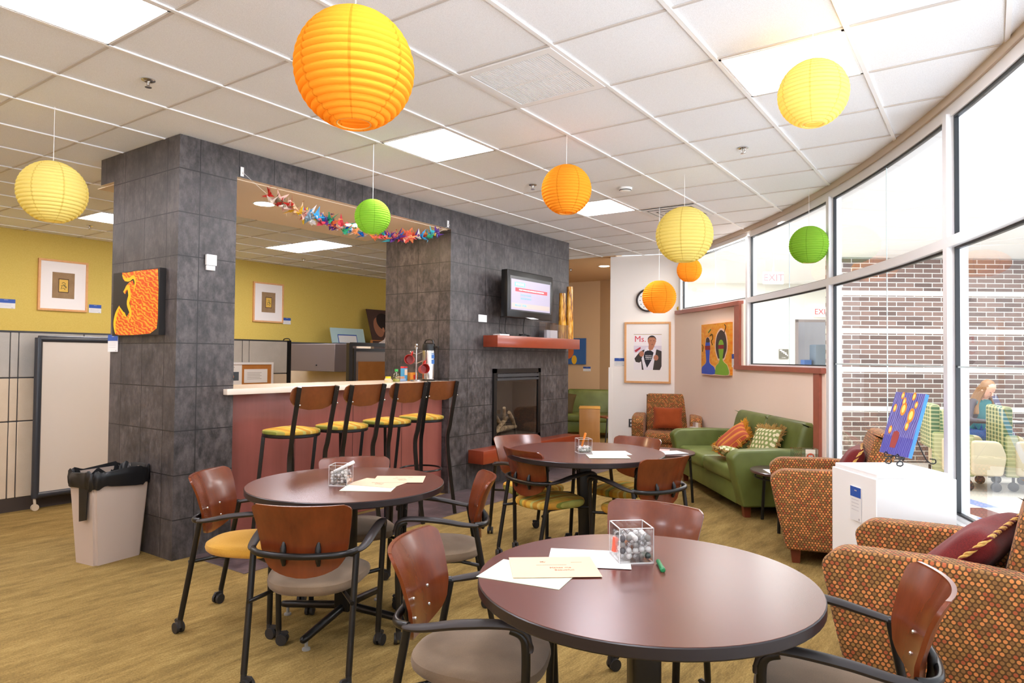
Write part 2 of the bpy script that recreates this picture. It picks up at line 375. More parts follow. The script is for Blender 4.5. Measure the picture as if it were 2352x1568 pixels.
def arc(a0, a1, r, n): return [(CX+r*math.cos(R(a0+(a1-a0)*i/n)), CY+r*math.sin(R(a0+(a1-a0)*i/n))) for i in range(n+1)]
def curved(mb, a0, a1, r0, r1, z0, z1, n=None):
    n = n or max(2, int(abs(a1-a0)/.7)); A = arc(a0, a1, r0, n); B = arc(a0, a1, r1, n); v = mb.bm.verts.new
    rows = [[v((*A[i], z0)), v((*B[i], z0)), v((*B[i], z1)), v((*A[i], z1))] for i in range(n+1)]
    for i in range(n):
        for k in range(4): mb._f([rows[i][k], rows[i][(k+1) % 4], rows[i+1][(k+1) % 4], rows[i+1][k]], True if k in (1, 3) else False)
    mb._f(rows[0]); mb._f(rows[-1][::-1]); return mb
def cpt(a, r): return (CX+r*math.cos(R(a)), CY+r*math.sin(R(a)))

# ------------------------------------------------------------------ camera
cam = bpy.data.cameras.new('camera'); co = bpy.data.objects.new('camera', cam); COL.objects.link(co)
rt = Vector((0.57513022, -0.81801276, 0.00896412)); dn = Vector((0.02437553, 0.00618306, -0.99968375)); fw = Vector((0.81769864, 0.57516684, 0.02349556))
CAM = Vector((-1.58505, -3.58135, 1.41411))
co.matrix_world = Matrix(((rt.x, -dn.x, -fw.x, CAM.x), (rt.y, -dn.y, -fw.y, CAM.y), (rt.z, -dn.z, -fw.z, CAM.z), (0, 0, 0, 1)))
cam.sensor_width = 36; cam.lens = 1562.394/2352*36; cam.clip_start = .05; bpy.context.scene.camera = co

# ------------------------------------------------------------------ setting: floors and ceilings
A0, A1 = -101.5, -40.8
mb = MB(); poly = arc(A0, A1, RW+.02, 60) + [(7.60, 1.10), (9.7, 1.3), (10.35, 2.7), (10.35, 6.32), (-5.0, 6.32), (-5.0, -4.25)]
mb._f([mb.bm.verts.new((x, y, 0)) for x, y in poly]); struct(mb, 'floor', M['carpet'])
mb = MB().box(1.05, 7.2, .37, 1.03, -.02, .004); struct(mb, 'floor_slate', M['slate_floor'])
mb = MB().box(2.2, 16, -14, 3, -.06, -.012); struct(mb, 'floor_atrium', M['terrazzo'])
# main suspended ceiling: tiles with T-bar grid, openings hold the lights
lights = [(i, j) for i in (-5, -1, 3, 7) for j in (-5, -1, 3, 7)]
LC = {(i, j) for i, j in lights if not (i == 7 and j == -5) and not (i == 7 and j == 3)}
ceil = MB(); ceil._f([ceil.bm.verts.new((x, y, H+.007)) for x, y in (arc(A0, A1, RW+.06, 60) + [(7.60, 1.10), (7.60, 4.0), (10.4, 4.0), (10.4, 6.4), (-5.1, 6.4), (-5.1, -4.4)])][::-1])
ceiling = struct(ceil, 'ceiling', M['ctile'], recalc=False)
g = MB(); inside = lambda x, y: math.hypot(x-CX, y-CY) < RW or y > CY
def xmax(y): 
    if y > 4.0: return 10.4
    if y > .9: return 7.6
    return min(7.85, CX+math.sqrt(RW**2-(y-CY)**2))
for k in range(-8, 11):                                   # bars along x
    y = k*T
    x0 = -5.0
    if y < CY-math.sqrt(RW**2-(x0-CX)**2): x0 = CX-math.sqrt(max(0, RW**2-(y-CY)**2)); 
    if y < CY-RW+.02: continue
    g.mat(M['grid']).box(x0, xmax(y), y-.011, y+.011, H-.003, H+.006)
for k in range(-8, 17):                                   # bars along y, stopping at each long bar
    x = k*T
    yl = CY-math.sqrt(RW**2-(x-CX)**2) if abs(x-CX) < RW else 9
    if x > 7.6: yl = 4.0
    y = yl
    while y < 6.3:
        yn = min(6.31, (math.floor(y/T+1e-4)+1)*T)
        if yn-y > .05: g.mat(flat('#cdc4bc', .6)).box(x-.008, x+.008, y+.013, yn-.013, H+.001, H+.006)  # cross bars tinted tan: their shade is put into the colour
        y = yn
struct(g, 'grid', None, ceiling)
mb = MB().box(7.60, 10.5, 1.0, 4.0, H-.004, H+.03); struct(mb, 'ceiling_back', M['tan_ceiling'])
nl = 0
LLAB = {(-1, -1): 'square ceiling light nearest the upper left corner of the room', (3, -1): 'square ceiling light between the big orange lantern and the slate wall',
        (3, -5): 'large square ceiling light behind the pale yellow lantern near the windows', (7, -1): 'far square ceiling light just behind the small orange lantern',
        (3, 7): 'office ceiling light half hidden by the slate pillar', (7, 7): 'long office ceiling light seen through the bar opening'}
for (i, j) in sorted(LC):
    x0, y0 = i*T+.012, j*T+.012; w = T-.024; l = w
    if (i, j) == (7, 7): y0 -= T; l = 2*T-.024
    o = thing('ceiling_light', LLAB.get((i, j), 'square ceiling light outside the picture, one of the same fixtures'), 'light', (x0+w/2, y0+l/2, H-.002), 0, 'recessed square ceiling lights')
    mb = MB(); a, b = w/2, l/2
    for q in ((-a, a, -b, -b+.012), (-a, a, b-.012, b), (-a, -a+.012, -b, b), (a-.012, a, -b, b)): mb.box(*q, 0, .006)
    mb.build('frame', M['grid'], o)
    MB().box(-a+.012, a-.012, -b+.012, b-.012, .003, .005).build('diffuser', M['diffuser'], o)

# ------------------------------------------------------------------ walls
mb = MB().box(-5.0, 10.4, 6.316, 6.42, 0, H+.05); struct(mb, 'wall_office', M['olive'])
mb = MB().box(-5.1, -5.0, -4.3, 6.42, 0, H+.05)
struct(mb, 'wall_back', M['cream'])
def wallseg(name, a, b, t, z0, z1, m, side=1):
    d = Vector((b[0]-a[0], b[1]-a[1])).normalized(); n = Vector((-d.y, d.x))*t*side
    mb = MB(); mb.prism([a, b, (b[0]+n.x, b[1]+n.y), (a[0]+n.x, a[1]+n.y)], z0, z1, 'z'); return struct(mb, name, m)
wallseg('wall_far', (10.35, 6.32), (10.35, 2.70), .1, 0, H, M['tan'], 1)
wallseg('wall_far_angled', (10.35, 2.70), (9.45, 0.80), .1, 0, H, M['tan'], 1)
PA, PB = Vector((7.905, .10)), Vector((7.617, 1.09))
PD = (PB-PA).normalized(); PN = Vector((-PD.y, PD.x))              # PN points at the camera side
if PN.x > 0: PN = -PN
wallseg('wall_poster', tuple(PA), tuple(PB), .13, 0, H, M['white_wall'], -1)
q = PB-PD*.035+PN*.012
wallseg('trim_wall_corner', (q.x, q.y), tuple(PB+PD*.02+PN*.012), .155, 0, 1.28, M['white_wall'], -1)
# slate-tiled pillar, lintel and fireplace wall
def slate(name, x0, x1, y0, y1, z0, z1, bottom=None, parent=None):
    mb = MB(); mb.mat(M['slate_x']); mb.box(x0, x1, y0, y1, z0, z1)
    ob = struct(mb, name, None, parent); ob.data.materials.append(M['slate_y']); ob.data.materials.append(bottom or M['slate_x'])
    for p in ob.data.polygons:
        if abs(p.normal.x) > .5: p.material_index = 1
        if abs(p.normal.z) > .5: p.material_index = 2
    return ob
slate('wall_slate_pillar', .917, 1.357, 1.01, 1.955, 0, 2.745)
slate('wall_slate_lintel', .917, 3.82, 1.01, 2.17, 2.745, H, flat('#efd9bd', .8))
slate('wall_slate_fireplace', 3.82, 6.246, 1.40, 1.955, 0, H)
slate('wall_slate_fireplace', 3.82, 4.61, 1.01, 1.40, 0, H); slate('wall_slate_fireplace', 5.49, 6.246, 1.01, 1.40, 0, H)
slate('wall_slate_fireplace', 4.61, 5.49, 1.01, 1.40, 1.16, H); slate('wall_slate_fireplace', 4.61, 5.49, 1.01, 1.40, 0, .47)
# the soffit bottom is painted drywall
mb = MB().box(.95, 3.82, 1.06, 2.30, 2.738, 2.744); struct(mb, 'ceiling_soffit', flat('#efd9bd', .8))

# ------------------------------------------------------------------ curved window wall
bays = [-109.6, -100.85, -92.25, -83.65, -75.05, -66.35, -57.75, -49.55, -41.45]
mb = MB(); curved(mb, A0, A1, RW-.005, RW+.12, H-.045, H+.02, 90); struct(mb, 'trim_ceiling_cove', M['cove'])
mb = MB(); curved(mb, A0, A1, RW+.012, RW+.13, H-.115, H-.045, 90); struct(mb, 'trim_window_header', M['alum'])
mb = MB(); curved(mb, A0, -57.75, RW+.0, RW+.14, 0, .50, 70); mb2 = curved(MB(), A0, -57.75, RW-.03, RW+.14, .50, .525, 70)
struct(mb, 'wall_window_low', M['knee']); struct(mb2, 'trim_window_sill', M['white'])
mb = curved(MB(), -57.3, -49.0, RW-.0, RW+.13, 0, 1.30, 16); struct(mb, 'wall_right_low', M['cream'])
mb = curved(MB(), -49.0, -40.6, RW-.0, RW+.13, 0, 2.07, 16); struct(mb, 'wall_right_high', M['cream'])
ZT = 2.10
def post(mb, a, z0, z1, r0=RW-.012, r1=RW+.10, w=.055):
    d = math.degrees(w/RW); curved(mb, a-d/2, a+d/2, r0, r1, z0, z1, 1)
RG = RW+.035
for b in range(1, 8):
    a0, a1 = bays[b], bays[b+1]; zb = .525 if a1 < -57 else (1.34 if a1 < -49 else 2.11)
    w = tag(thing('window_%d' % b, None, None), kind='structure'); del_ = []
    f = MB(); post(f, a1+.11, zb if zb > .6 else .0 if False else zb, H-.10)
    if b == 1: post(f, a0+.11, zb, H-.10)
    if zb < 2: curved(f, a0+.1, a1, RW-.012, RW+.075, ZT-.03, ZT+.03, 12)
    curved(f, a0+.1, a1, RW+.005, RW+.08, zb, zb+.02, 12)
    tag(f.build('window_frame', M['alum'], w), kind='structure')
    gk = MB()
    for (za, zc) in ((zb+.02, ZT-.03), (ZT+.03, H-.115)) if zb < 2 else ((zb+.02, H-.115),):
        e = .20
        for q in ((a0+e, a0+e+.04), (a1-e-.04+.14, a1-e+.14)): curved(gk, q[0], q[1], RG-.012, RG+.012, za, zc, 1)
        curved(gk, a0+e, a1-e+.14, RG-.012, RG+.012, za, za+.012, 10); curved(gk, a0+e, a1-e+.14, RG-.012, RG+.012, zc-.014, zc, 10)
    tag(gk.build('gasket', M['gasket'], w), kind='structure')
    am = (a0+a1)/2+.1
    for (za, zc) in ((zb+.02, ZT-.03), (ZT+.03, H-.115)) if zb < 2 else ((zb+.02, H-.115),):
        p = MB(); n = 2; A = arc(a0+.2, a1, RG, n)
        for i in range(n): p.quad((*A[i], za), (*A[i+1], za), (*A[i+1], zc), (*A[i], zc))
        tag(p.build('window_pane', M['glass'], w), kind='structure')
    j = MB(); curved(j, am-.012, am+.012, RG-.001, RG+.004, zb, H-.115, 1)
    if zb < .6: curved(j, a0+.2, a1, RG-.001, RG+.004, 1.378, 1.388, 2)
    tag(j.build('glass_joint', flat('#c9d8d8', .3), w), kind='structure')
# red-stained trims on the inside of the curved wall
tr = MB(); curved(tr, -57.0, -56.45, RW-.025, RW+.01, 0, 1.30, 2); struct(tr, 'trim_1', M['trimred'])
tr = MB(); curved(tr, -57.3, -48.2, RW-.035, RW+.03, 1.295, 1.345, 16); struct(tr, 'trim_2', M['trimred'])
tr = MB(); curved(tr, -48.75, -48.2, RW-.03, RW+.04, 1.345, 2.06, 2); struct(tr, 'trim_3', M['trimred'])
tr = MB(); curved(tr, -48.75, -40.9, RW-.035, RW+.03, 2.06, 2.11, 16); struct(tr, 'trim_4', M['trimred'])

# ------------------------------------------------------------------ atrium beyond the glass
rx = Vector((rt.x, rt.y, 0)).normalized(); fx = Vector((fw.x, fw.y, 0)).normalized()
def AT(px, depth, z=0):                      # a point of the atrium, measured from where the wall was surveyed
    k = (px-1176)/1562.394*depth; return Vector((CAM.x, CAM.y, 0))+fx*depth+rx*k+Vector((0, 0, z))
b0, b1 = AT(1915, 9.6), AT(2900, 9.6)
L = (b1-b0).length; mb = MB(); mb.box(0, L, 0, 2.86, -.25, 0)
o = struct(mb, 'wall_atrium_brick', M['brick']); o.matrix_world = Matrix.Translation(b0) @ Matrix(((rx.x, 0, -fx.x, 0), (rx.y, 0, -fx.y, 0), (0, 1, 0, 0), (0, 0, 0, 1)))
b0, b1 = AT(1500, 13), AT(2100, 13)
mb = MB(); Lw = (b1-b0).length; dl = (AT(1830, 13)-b0).length
mb.box(0, dl, 0, 2.9, -.2, 0).box(dl, dl+1.2, 2.16, 2.9, -.2, 0).box(dl+1.2, Lw, 0, 2.9, -.2, 0)
ow = struct(mb, 'wall_atrium_far', flat('#eceee6', .8)); MW = Matrix.Translation(b0) @ Matrix(((rx.x, 0, -fx.x, 0), (rx.y, 0, -fx.y, 0), (0, 1, 0, 0), (0, 0, 0, 1))); ow.matrix_world = MW
mb = MB().box(dl-.03, dl+.02, 0, 2.19, .0, .03).box(dl-.03, dl+1.23, 2.14, 2.19, 0, .03); o = struct(mb, 'trim_atrium_door', flat('#8d8585', .5)); o.matrix_world = MW
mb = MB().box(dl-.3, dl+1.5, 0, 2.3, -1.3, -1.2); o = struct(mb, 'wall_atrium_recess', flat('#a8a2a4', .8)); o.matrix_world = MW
mb = MB().box(dl+.22, dl+.5, 0, 2.0, -1.2, -1.16).box(dl+.35, dl+.4, 0, 1.9, -1.16, -1.1); o = struct(mb, 'door_1', flat('#bcb8b8', .6)); o.matrix_world = MW
c = [AT(1480, 6.0), AT(2700, 2.5), AT(2900, 9.8), AT(2150, 13.3), AT(1450, 13.3)]
mb = MB(); cpoly = arc(-64, -41, RW+.13, 20)+[tuple(AT(1480, 13.4)[:2]), tuple(AT(2100, 13.4)[:2]), tuple(AT(2900, 9.9)[:2]), tuple(AT(2950, 6.4)[:2])]
mb._f([mb.bm.verts.new((x, y, 2.87)) for x, y in cpoly]); struct(mb, 'ceiling_atrium', flat('#f2f2f0', .8))

# ------------------------------------------------------------------ guest chair with casters
def smooth_path(pts, n=6):
    pts = [Vector(p) for p in pts]; out = []
    for i in range(len(pts)-1):
        p0, p1, p2, p3 = pts[max(i-1, 0)], pts[i], pts[i+1], pts[min(i+2, len(pts)-1)]
        for k in range(n):
            t = k/n; out.append(.5*((2*p1)+(p2-p0)*t+(2*p0-5*p1+4*p2-p3)*t*t+(3*p1-p0-3*p2+p3)*t**3))
    out.append(pts[-1]); return out
def interp(tbl, z):
    for (a, va), (b, vb) in zip(tbl, tbl[1:]):
        if z <= b: 
            t = (z-a)/(b-a); return va+(vb-va)*t
    return tbl[-1][1]
def shell(mb, zb, zt, wfun, cfun, curve, th, nu=14, nv=16):
    # a bent plywood panel: rows of half-width wfun(z), centre line cfun(z), edges swept forward by curve
    def pt(u, v, off):
        z = zb+(zt-zb)*(.5-.5*math.cos(PI*v)); w = wfun(z); y = (2*u-1)*w
        return Vector((cfun(z)+curve*(y/.22)**2-off, y, z))
    A = mb.grid(lambda u, v: pt(u, v, 0), nu, nv); B = mb.grid(lambda u, v: pt(u, v, th), nu, nv)
    for i in range(nu):
        mb._f([A[i][0], B[i][0], B[i+1][0], A[i+1][0]]); mb._f([A[i][nv], A[i+1][nv], B[i+1][nv], B[i][nv]])
    for j in range(nv):
        mb._f([A[0][j], A[0][j+1], B[0][j+1], B[0][j]]); mb._f([A[nu][j], B[nu][j], B[nu][j+1], A[nu][j+1]])
    return mb
def cushion(mb, fn_out, z0, z1, crown=.02, n=40, rings=7):
    # fn_out(angle) -> (x, y) outline; rounded edge pad
    prof = [(0.0, z0), (.93, z0), (.985, z0+(z1-z0)*.22), (1.0, z0+(z1-z0)*.5), (.985, z0+(z1-z0)*.78), (.93, z1-.004), (.8, z1), (.5, z1+crown*.6), (.2, z1+crown), (0.0, z1+crown)]
    rings = []
    for (s_, z) in prof:
        if s_ == 0: rings.append([mb.bm.verts.new((fn_out(0)[0]*0+fn_out.c[0], fn_out.c[1], z))]); continue
        rings.append([mb.bm.verts.new((fn_out.c[0]+(fn_out(2*PI*k/n)[0]-fn_out.c[0])*s_, fn_out.c[1]+(fn_out(2*PI*k/n)[1]-fn_out.c[1])*s_, z)) for k in range(n)])
    for A, B in zip(rings, rings[1:]):
        for k in range(n):
            if len(A) == 1: mb._f([A[0], B[(k+1) % n], B[k]], True)
            elif len(B) == 1: mb._f([A[k], A[(k+1) % n], B[0]], True)
            else: mb._f([A[k], A[(k+1) % n], B[(k+1) % n], B[k]], True)
    return mb
def outline(cx, hx, wf, wb, p=2.6):
    def f(a):
        c, s = math.cos(a), math.sin(a); ex = 2/p
        x = cx+hx*math.copysign(abs(c)**ex, c); t = (x-(cx-hx))/(2*hx); w = wb+(wf-wb)*min(1, t*1.25)
        return (x, w*math.copysign(abs(s)**ex, s))
    f.c = (cx, 0); return f
def caster_mb(x, y, rot):
    mb = MB(); c, s = math.cos(rot), math.sin(rot); d = Vector((-s, c, 0)); p = Vector((x-c*.018, y-s*.018, .027))
    for sg in (-1, 1): mb.cyl(p+d*.006*sg, p+d*.021*sg, .027, n=18)
    mb.cyl((x, y, .03), (x, y, .075), .014, .012, 10); mb.prism([(0, 0), (.0, .0), (.03, .02), (.03, .035), (-.02, .04), (-.03, .03)][1:], -.006, .006, 'y', Matrix.Translation(p) @ Matrix.Rotation(rot, 4, 'Z'))
    return mb
def make_chair(kind):
    t = thing('guest_chair', 'x', 'chair')
    seat = {'taupe': M['taupe'], 'yellow': M['yellow'], 'plaid': M['plaid']}[kind]
    mb = MB(); cushion(mb, outline(.012, .232, .238, .185, 2.7), .378, .432, .020); mb.build('seat', seat, t)
    mb = MB(); cushion(mb, outline(.015, .19, .19, .15, 2.6), .366, .385, 0); mb.build('seat_pan', M['blackm'], t)
    W = [(.46, .02), (.468, .075), (.48, .115), (.50, .152), (.53, .176), (.58, .190), (.64, .199), (.70, .208), (.755, .216), (.772, .210), (.78, .190)]
    Cc = [(.46, -.208), (.52, -.205), (.60, -.214), (.70, -.246), (.78, -.285)]
    mb = MB(); shell(mb, .46, .782, lambda z: interp(W, z), lambda z: interp(Cc, z)-.0, .062, .013, 16, 22); back = mb.build('backrest', M['chair_wood'], t)
    for (y, z) in ((-.07, .535), (.07, .535), (-.07, .60), (.07, .60)):
        x = interp(Cc, z)+.062*(y/.22)**2; MB().ball((x, y, z), .0065, 10, 6, (1, 1, 1)).build('screw', M['chrome'], back)
    for sg in (-1, 1):
        ring = (-.165, sg*.226, .575)
        lg = MB().tube(smooth_path([(-.262, sg*.222, .072), (-.215, sg*.224, .32), (-.168, sg*.226, .572)], 5), .0140, 12).build('leg', M['blackm'], t)
        caster_mb(-.262, sg*.222, .9*sg+.3).build('caster', M['rubber'], lg)
        fg = MB().tube(smooth_path([(.205, sg*.244, .072), (.212, sg*.254, .35), (.216, sg*.262, .54), (.205, sg*.264, .590), (.17, sg*.264, .606)], 6), .0140, 12).build('leg', M['blackm'], t)
        caster_mb(.205, sg*.244, -.6*sg+2.2).build('caster', M['rubber'], fg)
        mb = MB(); pth = smooth_path([(.226, sg*.262, .545), (.222, sg*.264, .592), (.19, sg*.265, .615), (.12, sg*.263, .617), (.0, sg*.259, .603), (-.10, sg*.252, .582), (-.16, sg*.238, .572), (-.178, sg*.222, .570)], 7)
        n = len(pth); rs = [.0135+.009*math.sin(PI*min(1, max(0, (i-6)/(n-9)))) for i in range(n)]
        mb.tube(pth, rs, 12, flat=.62, up=(0, 0, 1)); mb.build('armrest', M['plastic'], t)
        MB().tube([(-.226, sg*.224, .36), (-.10, sg*.150, .372), (.10, sg*.150, .372), (.211, sg*.252, .372)], .0095, 10).build('seat_rail', M['blackm'], t)
        bx = interp(Cc, .565)-.013+.062*(.075/.22)**2
        MB().tube([(bx-.004, sg*.075, .515), (bx-.014, sg*.075, .55), (bx-.014, sg*.075, .59), (bx-.004, sg*.075, .615)], [.008, .013, .013, .006], 10).build('back_clamp', M['blackm'], t)
    pts = [(-.165, .229, .572), (-.200, .213, .570), (-.228, .17, .566), (-.244, .09, .562), (-.249, 0, .560)]
    pts = pts+[(x, -y, z) for x, y, z in pts[-2::-1]]
    MB().tube(smooth_path(pts, 6), .0125, 12, flat=1.15, up=(0, 0, 1)).build('back_rail', M['blackm'], t)
    return t
protos = {}
def chair(kind, x, y, deg, label, group):
    if kind not in protos: protos[kind] = make_chair(kind); o = protos[kind]; o.location = (x, y, 0); o.rotation_euler = (0, 0, R(deg)); tag(o, label, group=group)
    else: o = dup(protos[kind], None, (x, y, 0), R(deg), label, group)
    return o
G1, G2, G3 = 'chairs around the nearest round table', 'chairs around the left round table', 'chairs around the far round table'
chair('taupe', .263, -2.151, -67, 'wooden back chair with taupe seat at the left of the nearest table', G1)
chair('taupe', .976, -2.394, -178, 'wooden back chair behind the nearest table, its wide back facing the viewer', G1)
chair('taupe', .685, -3.202, 104, 'wooden back chair at the right of the nearest table, before the dotted armchair', G1)
chair('taupe', .484, -1.037, 34, 'taupe seat chair seen from behind at the front of the left table', G2)
chair('yellow', .634, -.307, -57, 'chair with plain yellow seat beside the slate pillar', G2)
chair('taupe', 1.19, -.515, -129, 'chair on the far side of the left table, in front of the bar stools', G2)
chair('taupe', 1.174, -1.183, 133, 'taupe seat chair at the right of the left table, turned side on', G2)
chair('plaid', 2.886, -.626, -117, 'striped seat chair nearest the fireplace at the far table', G3)
chair('plaid', 2.54, -.997, -18, 'striped seat chair seen from behind at the left front of the far table', G3)
chair('plaid', 3.252, -1.234, 173, 'striped seat chair beyond the far table, its back toward the green sofa', G3)
chair('plaid', 2.679, -1.651, 68, 'striped seat chair seen from behind at the right front of the far table', G3)

# ------------------------------------------------------------------ round tables
def round_table(x, y, r, a, label, zt=.74):
    t = thing('round_table', label, 'table', (x, y, 0), R(a), 'round laminate tables')
    MB().disc(r-.002, zt, 72).lathe([(r-.002, zt), (r-.002, zt-.004)], 72).build('tabletop', M['laminate'], t)
    MB().lathe([(r-.003, zt-.0005), (r+.001, zt-.004), (r+.001, zt-.031), (r-.004, zt-.036), (.05, zt-.036)], 72).build('edge_band', M['tedge'], t)
    MB().rbox(-.045, .045, -.045, .045, .07, zt-.045, .012, 3).build('column', M['blackm'], t)
    MB().lathe([(.0, zt-.037), (.16, zt-.037), (.16, zt-.05), (.05, zt-.07), (.0, zt-.07)], 24).build('top_plate', M['blackm'], t)
    for k in range(4):
        c, s = math.cos(k*PI/2), math.sin(k*PI/2)
        f = MB().tube([(c*.03, s*.03, .092), (c*.36, s*.36, .058), (c*.385, s*.385, .056), (c*.395, s*.395, .055)], [.021, .019, .017, .008], 14).build('foot', M['blackm'], t)
        MB().lathe([(.008, .045), (.008, .012), (.019, .009), (.020, 0), (0, 0)], 12, (c*.355, s*.355, 0)).build('glide', flat('#8d8a84', .5), f)
    return t
round_table(.387, -2.702, .513, 40, 'nearest large round table with dark walnut top')
round_table(.895, -.770, .513, 18, 'left round table with walnut top between the slate pillar and the bar stools')
round_table(2.76, -1.18, .565, 30, 'far round table with walnut top near the fireplace')

# ------------------------------------------------------------------ papers and vases on the tables
def sheet(name, m, cx, cy, z, a, w, l, label, lines=None):
    t = thing(name, label, 'paper', (cx, cy, z), R(a), None); MB().box(-w/2, w/2, -l/2, l/2, 0, .0012).build('sheet', m, t)
    ink = flat('#c07a62', .8)
    if lines:
        for (s, sz, px, py) in lines: text(s, sz, ink, t, Matrix.Translation((px, py, .0014)), bold=.0003)
    return t
def poly_sheet(name, m, pts, z, label, lines=None, ink='#c98a70'):
    # corners given on the table top, anticlockwise from the sheet's lower left
    P = [Vector((*p, 0)) for p in pts]; c = sum(P, Vector())/4; t = thing(name, label, 'paper', (c.x, c.y, z), 0)
    MB().prism([(p.x-c.x, p.y-c.y) for p in P], 0, .0012, 'z').build('sheet', m, t)
    if lines:
        ex = (P[1]-P[0]).normalized(); ey = Vector((-ex.y, ex.x, 0)); mid = (P[0]+P[1]+P[2]+P[3])/4-c
        for (s, sz, px, py) in lines: text(s, sz, flat(ink, .8), t, face_mtx(mid+ex*px+ey*py+Vector((0, 0, .0015)), ex, ey), bold=.0002)
    return t
def rect_sheet(name, m, cx, cy, a, w, h, z, label, lines=None, ink='#c98a70'):
    c, s = math.cos(R(a)), math.sin(R(a))
    pts = [(cx+c*x-s*y, cy+s*x+c*y) for x, y in ((-w/2, -h/2), (w/2, -h/2), (w/2, h/2), (-w/2, h/2))]
    return poly_sheet(name, m, pts, z, label, lines, ink)
TXT = [('My', .016, -.03, .05), ('______________', .014, -.005, .022), ('Makes me', .017, .02, -.012), ('Beautiful!', .017, .03, -.036), ('________', .009, .08, .045)]
rect_sheet('paper_sheet', M['mint'], .20, -2.40, -79, .27, .20, .7405, 'pale green sheet at the bottom of the pile on the nearest table')
rect_sheet('paper_sheet', M['paper'], .45, -2.475, -62, .27, .20, .742, 'white sheet sticking out under the peach sheet beside the marble vase')
rect_sheet('paper_sheet', M['peach'], .295, -2.43, -51, .275, .21, .7435, 'peach sheet reading My Makes me Beautiful on top of the nearest pile', TXT)
rect_sheet('paper_sheet', M['mint'], .87, -.97, -57, .26, .20, .7405, 'pale green sheet lowest on the left table')
rect_sheet('paper_sheet', M['peach'], .98, -.92, -75, .27, .20, .742, 'peach sheet left of two on the left table, touching the glass cube', [(a, b*.7, c*.7, d) for a, b, c, d in TXT])
rect_sheet('paper_sheet', M['peach'], 1.12, -.935, -52, .27, .20, .7435, 'peach sheet lying on top at the right edge of the left table', [(a, b*.7, c*.7, d) for a, b, c, d in TXT])
rect_sheet('paper_sheet', M['paper'], 2.80, -1.36, -50, .27, .20, .7405, 'white sheet under the pale green card on the far table')
rect_sheet('card_stack', M['mint'], 2.63, -1.43, -53, .28, .18, .742, 'pale green card in front of the glass cube on the far table')
def vase(x, y, a, s, h, label, marbles, pen=None, frac=.72):
    t = thing('glass_cube_vase', label, 'vase', (x, y, .7405), R(a), 'square glass vases on the tables'); b = s/2; w = .0045
    mb = MB(); mb.rbox(-b, b, -b, b, 0, .010, .002, 1)
    for q in ((-b, b, -b, -b+w), (-b, b, b-w, b), (-b, -b+w, -b+w, b-w), (b-w, b, -b+w, b-w)): mb.box(*q, .006, h)
    mb.build('glass_wall', M['thin_glass'], t)
    rim = MB()
    for q in ((-b, b, -b, -b+w), (-b, b, b-w, b), (-b, -b+w, -b, b), (b-w, b, -b, b)): rim.box(*q, h, h+.0015)
    for sx in (-1, 1):
        for sy in (-1, 1): rim.box(sx*(b-.001)-.001, sx*(b-.001)+.001, sy*(b-.001)-.001, sy*(b-.001)+.001, 0, h)
    for q in ((-b, b, -b, -b+w), (-b, b, b-w, b), (-b, -b+w, -b, b), (b-w, b, -b, b)): rim.box(*q, .0, .004)
    rim.build('rim', flat('#e6e4e2', .15, spec=.8), t)
    # glass marbles: poured pebbles, too many to count
    clear = m_glass('marble_glass', (.9, .9, .9), 1.9) if 'marble_glass' not in bpy.data.materials else bpy.data.materials['marble_glass']
    ms = [clear, flat('#d9d6d2', .1, spec=.9), flat('#8a8680', .1, spec=.9), flat('#3c3a3e', .1, spec=.9), flat('#7a1d1d', .1, spec=.9), flat('#c8962c', .1, spec=.9), flat('#b07048', .1, spec=.9)]
    rnd = random.Random(int(x*1000)); mb = MB(); rr = .0072*s/.1*1.25; z = .012+rr
    while z < h*frac:
        k = int((s-2*w)/(2*rr))
        for i in range(k):
            for j in range(k):
                if 0 < i < k-1 and 0 < j < k-1 and z < h*frac-3*rr: continue
                mb.mat(ms[rnd.choices(range(7), marbles)[0]])
                px = -b+w+rr+(s-2*w-2*rr)*i/max(1, k-1); py = -b+w+rr+(s-2*w-2*rr)*j/max(1, k-1)
                mb.ball((px+rnd.uniform(-.001, .001), py+rnd.uniform(-.001, .001), z+rnd.uniform(-.002, .002)), rr, 8, 6)
        z += rr*1.8
    o = mb.build('glass_marbles', None, None, weld=False); o.location = (x, y, .7405); o.rotation_euler = (0, 0, R(a))
    return t, o
def pen(loc, d, r, L, m, label, capm=None, name='marker'):
    t = thing(name, label, 'pen', loc); d = Vector(d).normalized(); a = Vector((0, 0, 0)); 
    MB().tube([a, d*.002, d*(L*.66)], [r*.8, r, r], 14).build('barrel', m, t); MB().tube([d*(L*.66), d*(L*.97), d*L], [r*1.12, r*1.12, r*.7], 14).build('cap', capm or m, t); return t
_, o = vase(.535, -2.588, -47, .118, .115, 'glass cube vase with clear and dark marbles on the nearest table', (5, 4, 2, .8, .3, .15, .3))
tag(o, 'clear, red and dark glass marbles filling the vase on the nearest table', 'marbles', 'glass marbles in the vases', 'stuff')
_, o = vase(.835, -.79, -60, .098, .105, 'glass cube vase with silvery marbles and a white marker on the left table', (5, 6, 1, .3, 0, 0, .05))
tag(o, 'silvery white glass marbles in the vase on the left table', 'marbles', 'glass marbles in the vases', 'stuff')
_, o = vase(2.70, -1.20, -45, .10, .10, 'glass cube vase with white marbles and an orange marker on the far table', (2, 8, 1, .3, 0, 0, 0), frac=.45)
tag(o, 'white glass marbles low in the vase on the far table', 'marbles', 'glass marbles in the vases', 'stuff')
pen((.545, -2.68, .7475), (-.72, -.45, .0), .0075, .10, M['white'] if False else flat('#1d7a45', .35), 'green marker lying against the vase on the nearest table')
pen((.80, -.775, .81), (.62, -.60, .42), .008, .115, M['white'], 'white marker leaning out of the vase on the left table')
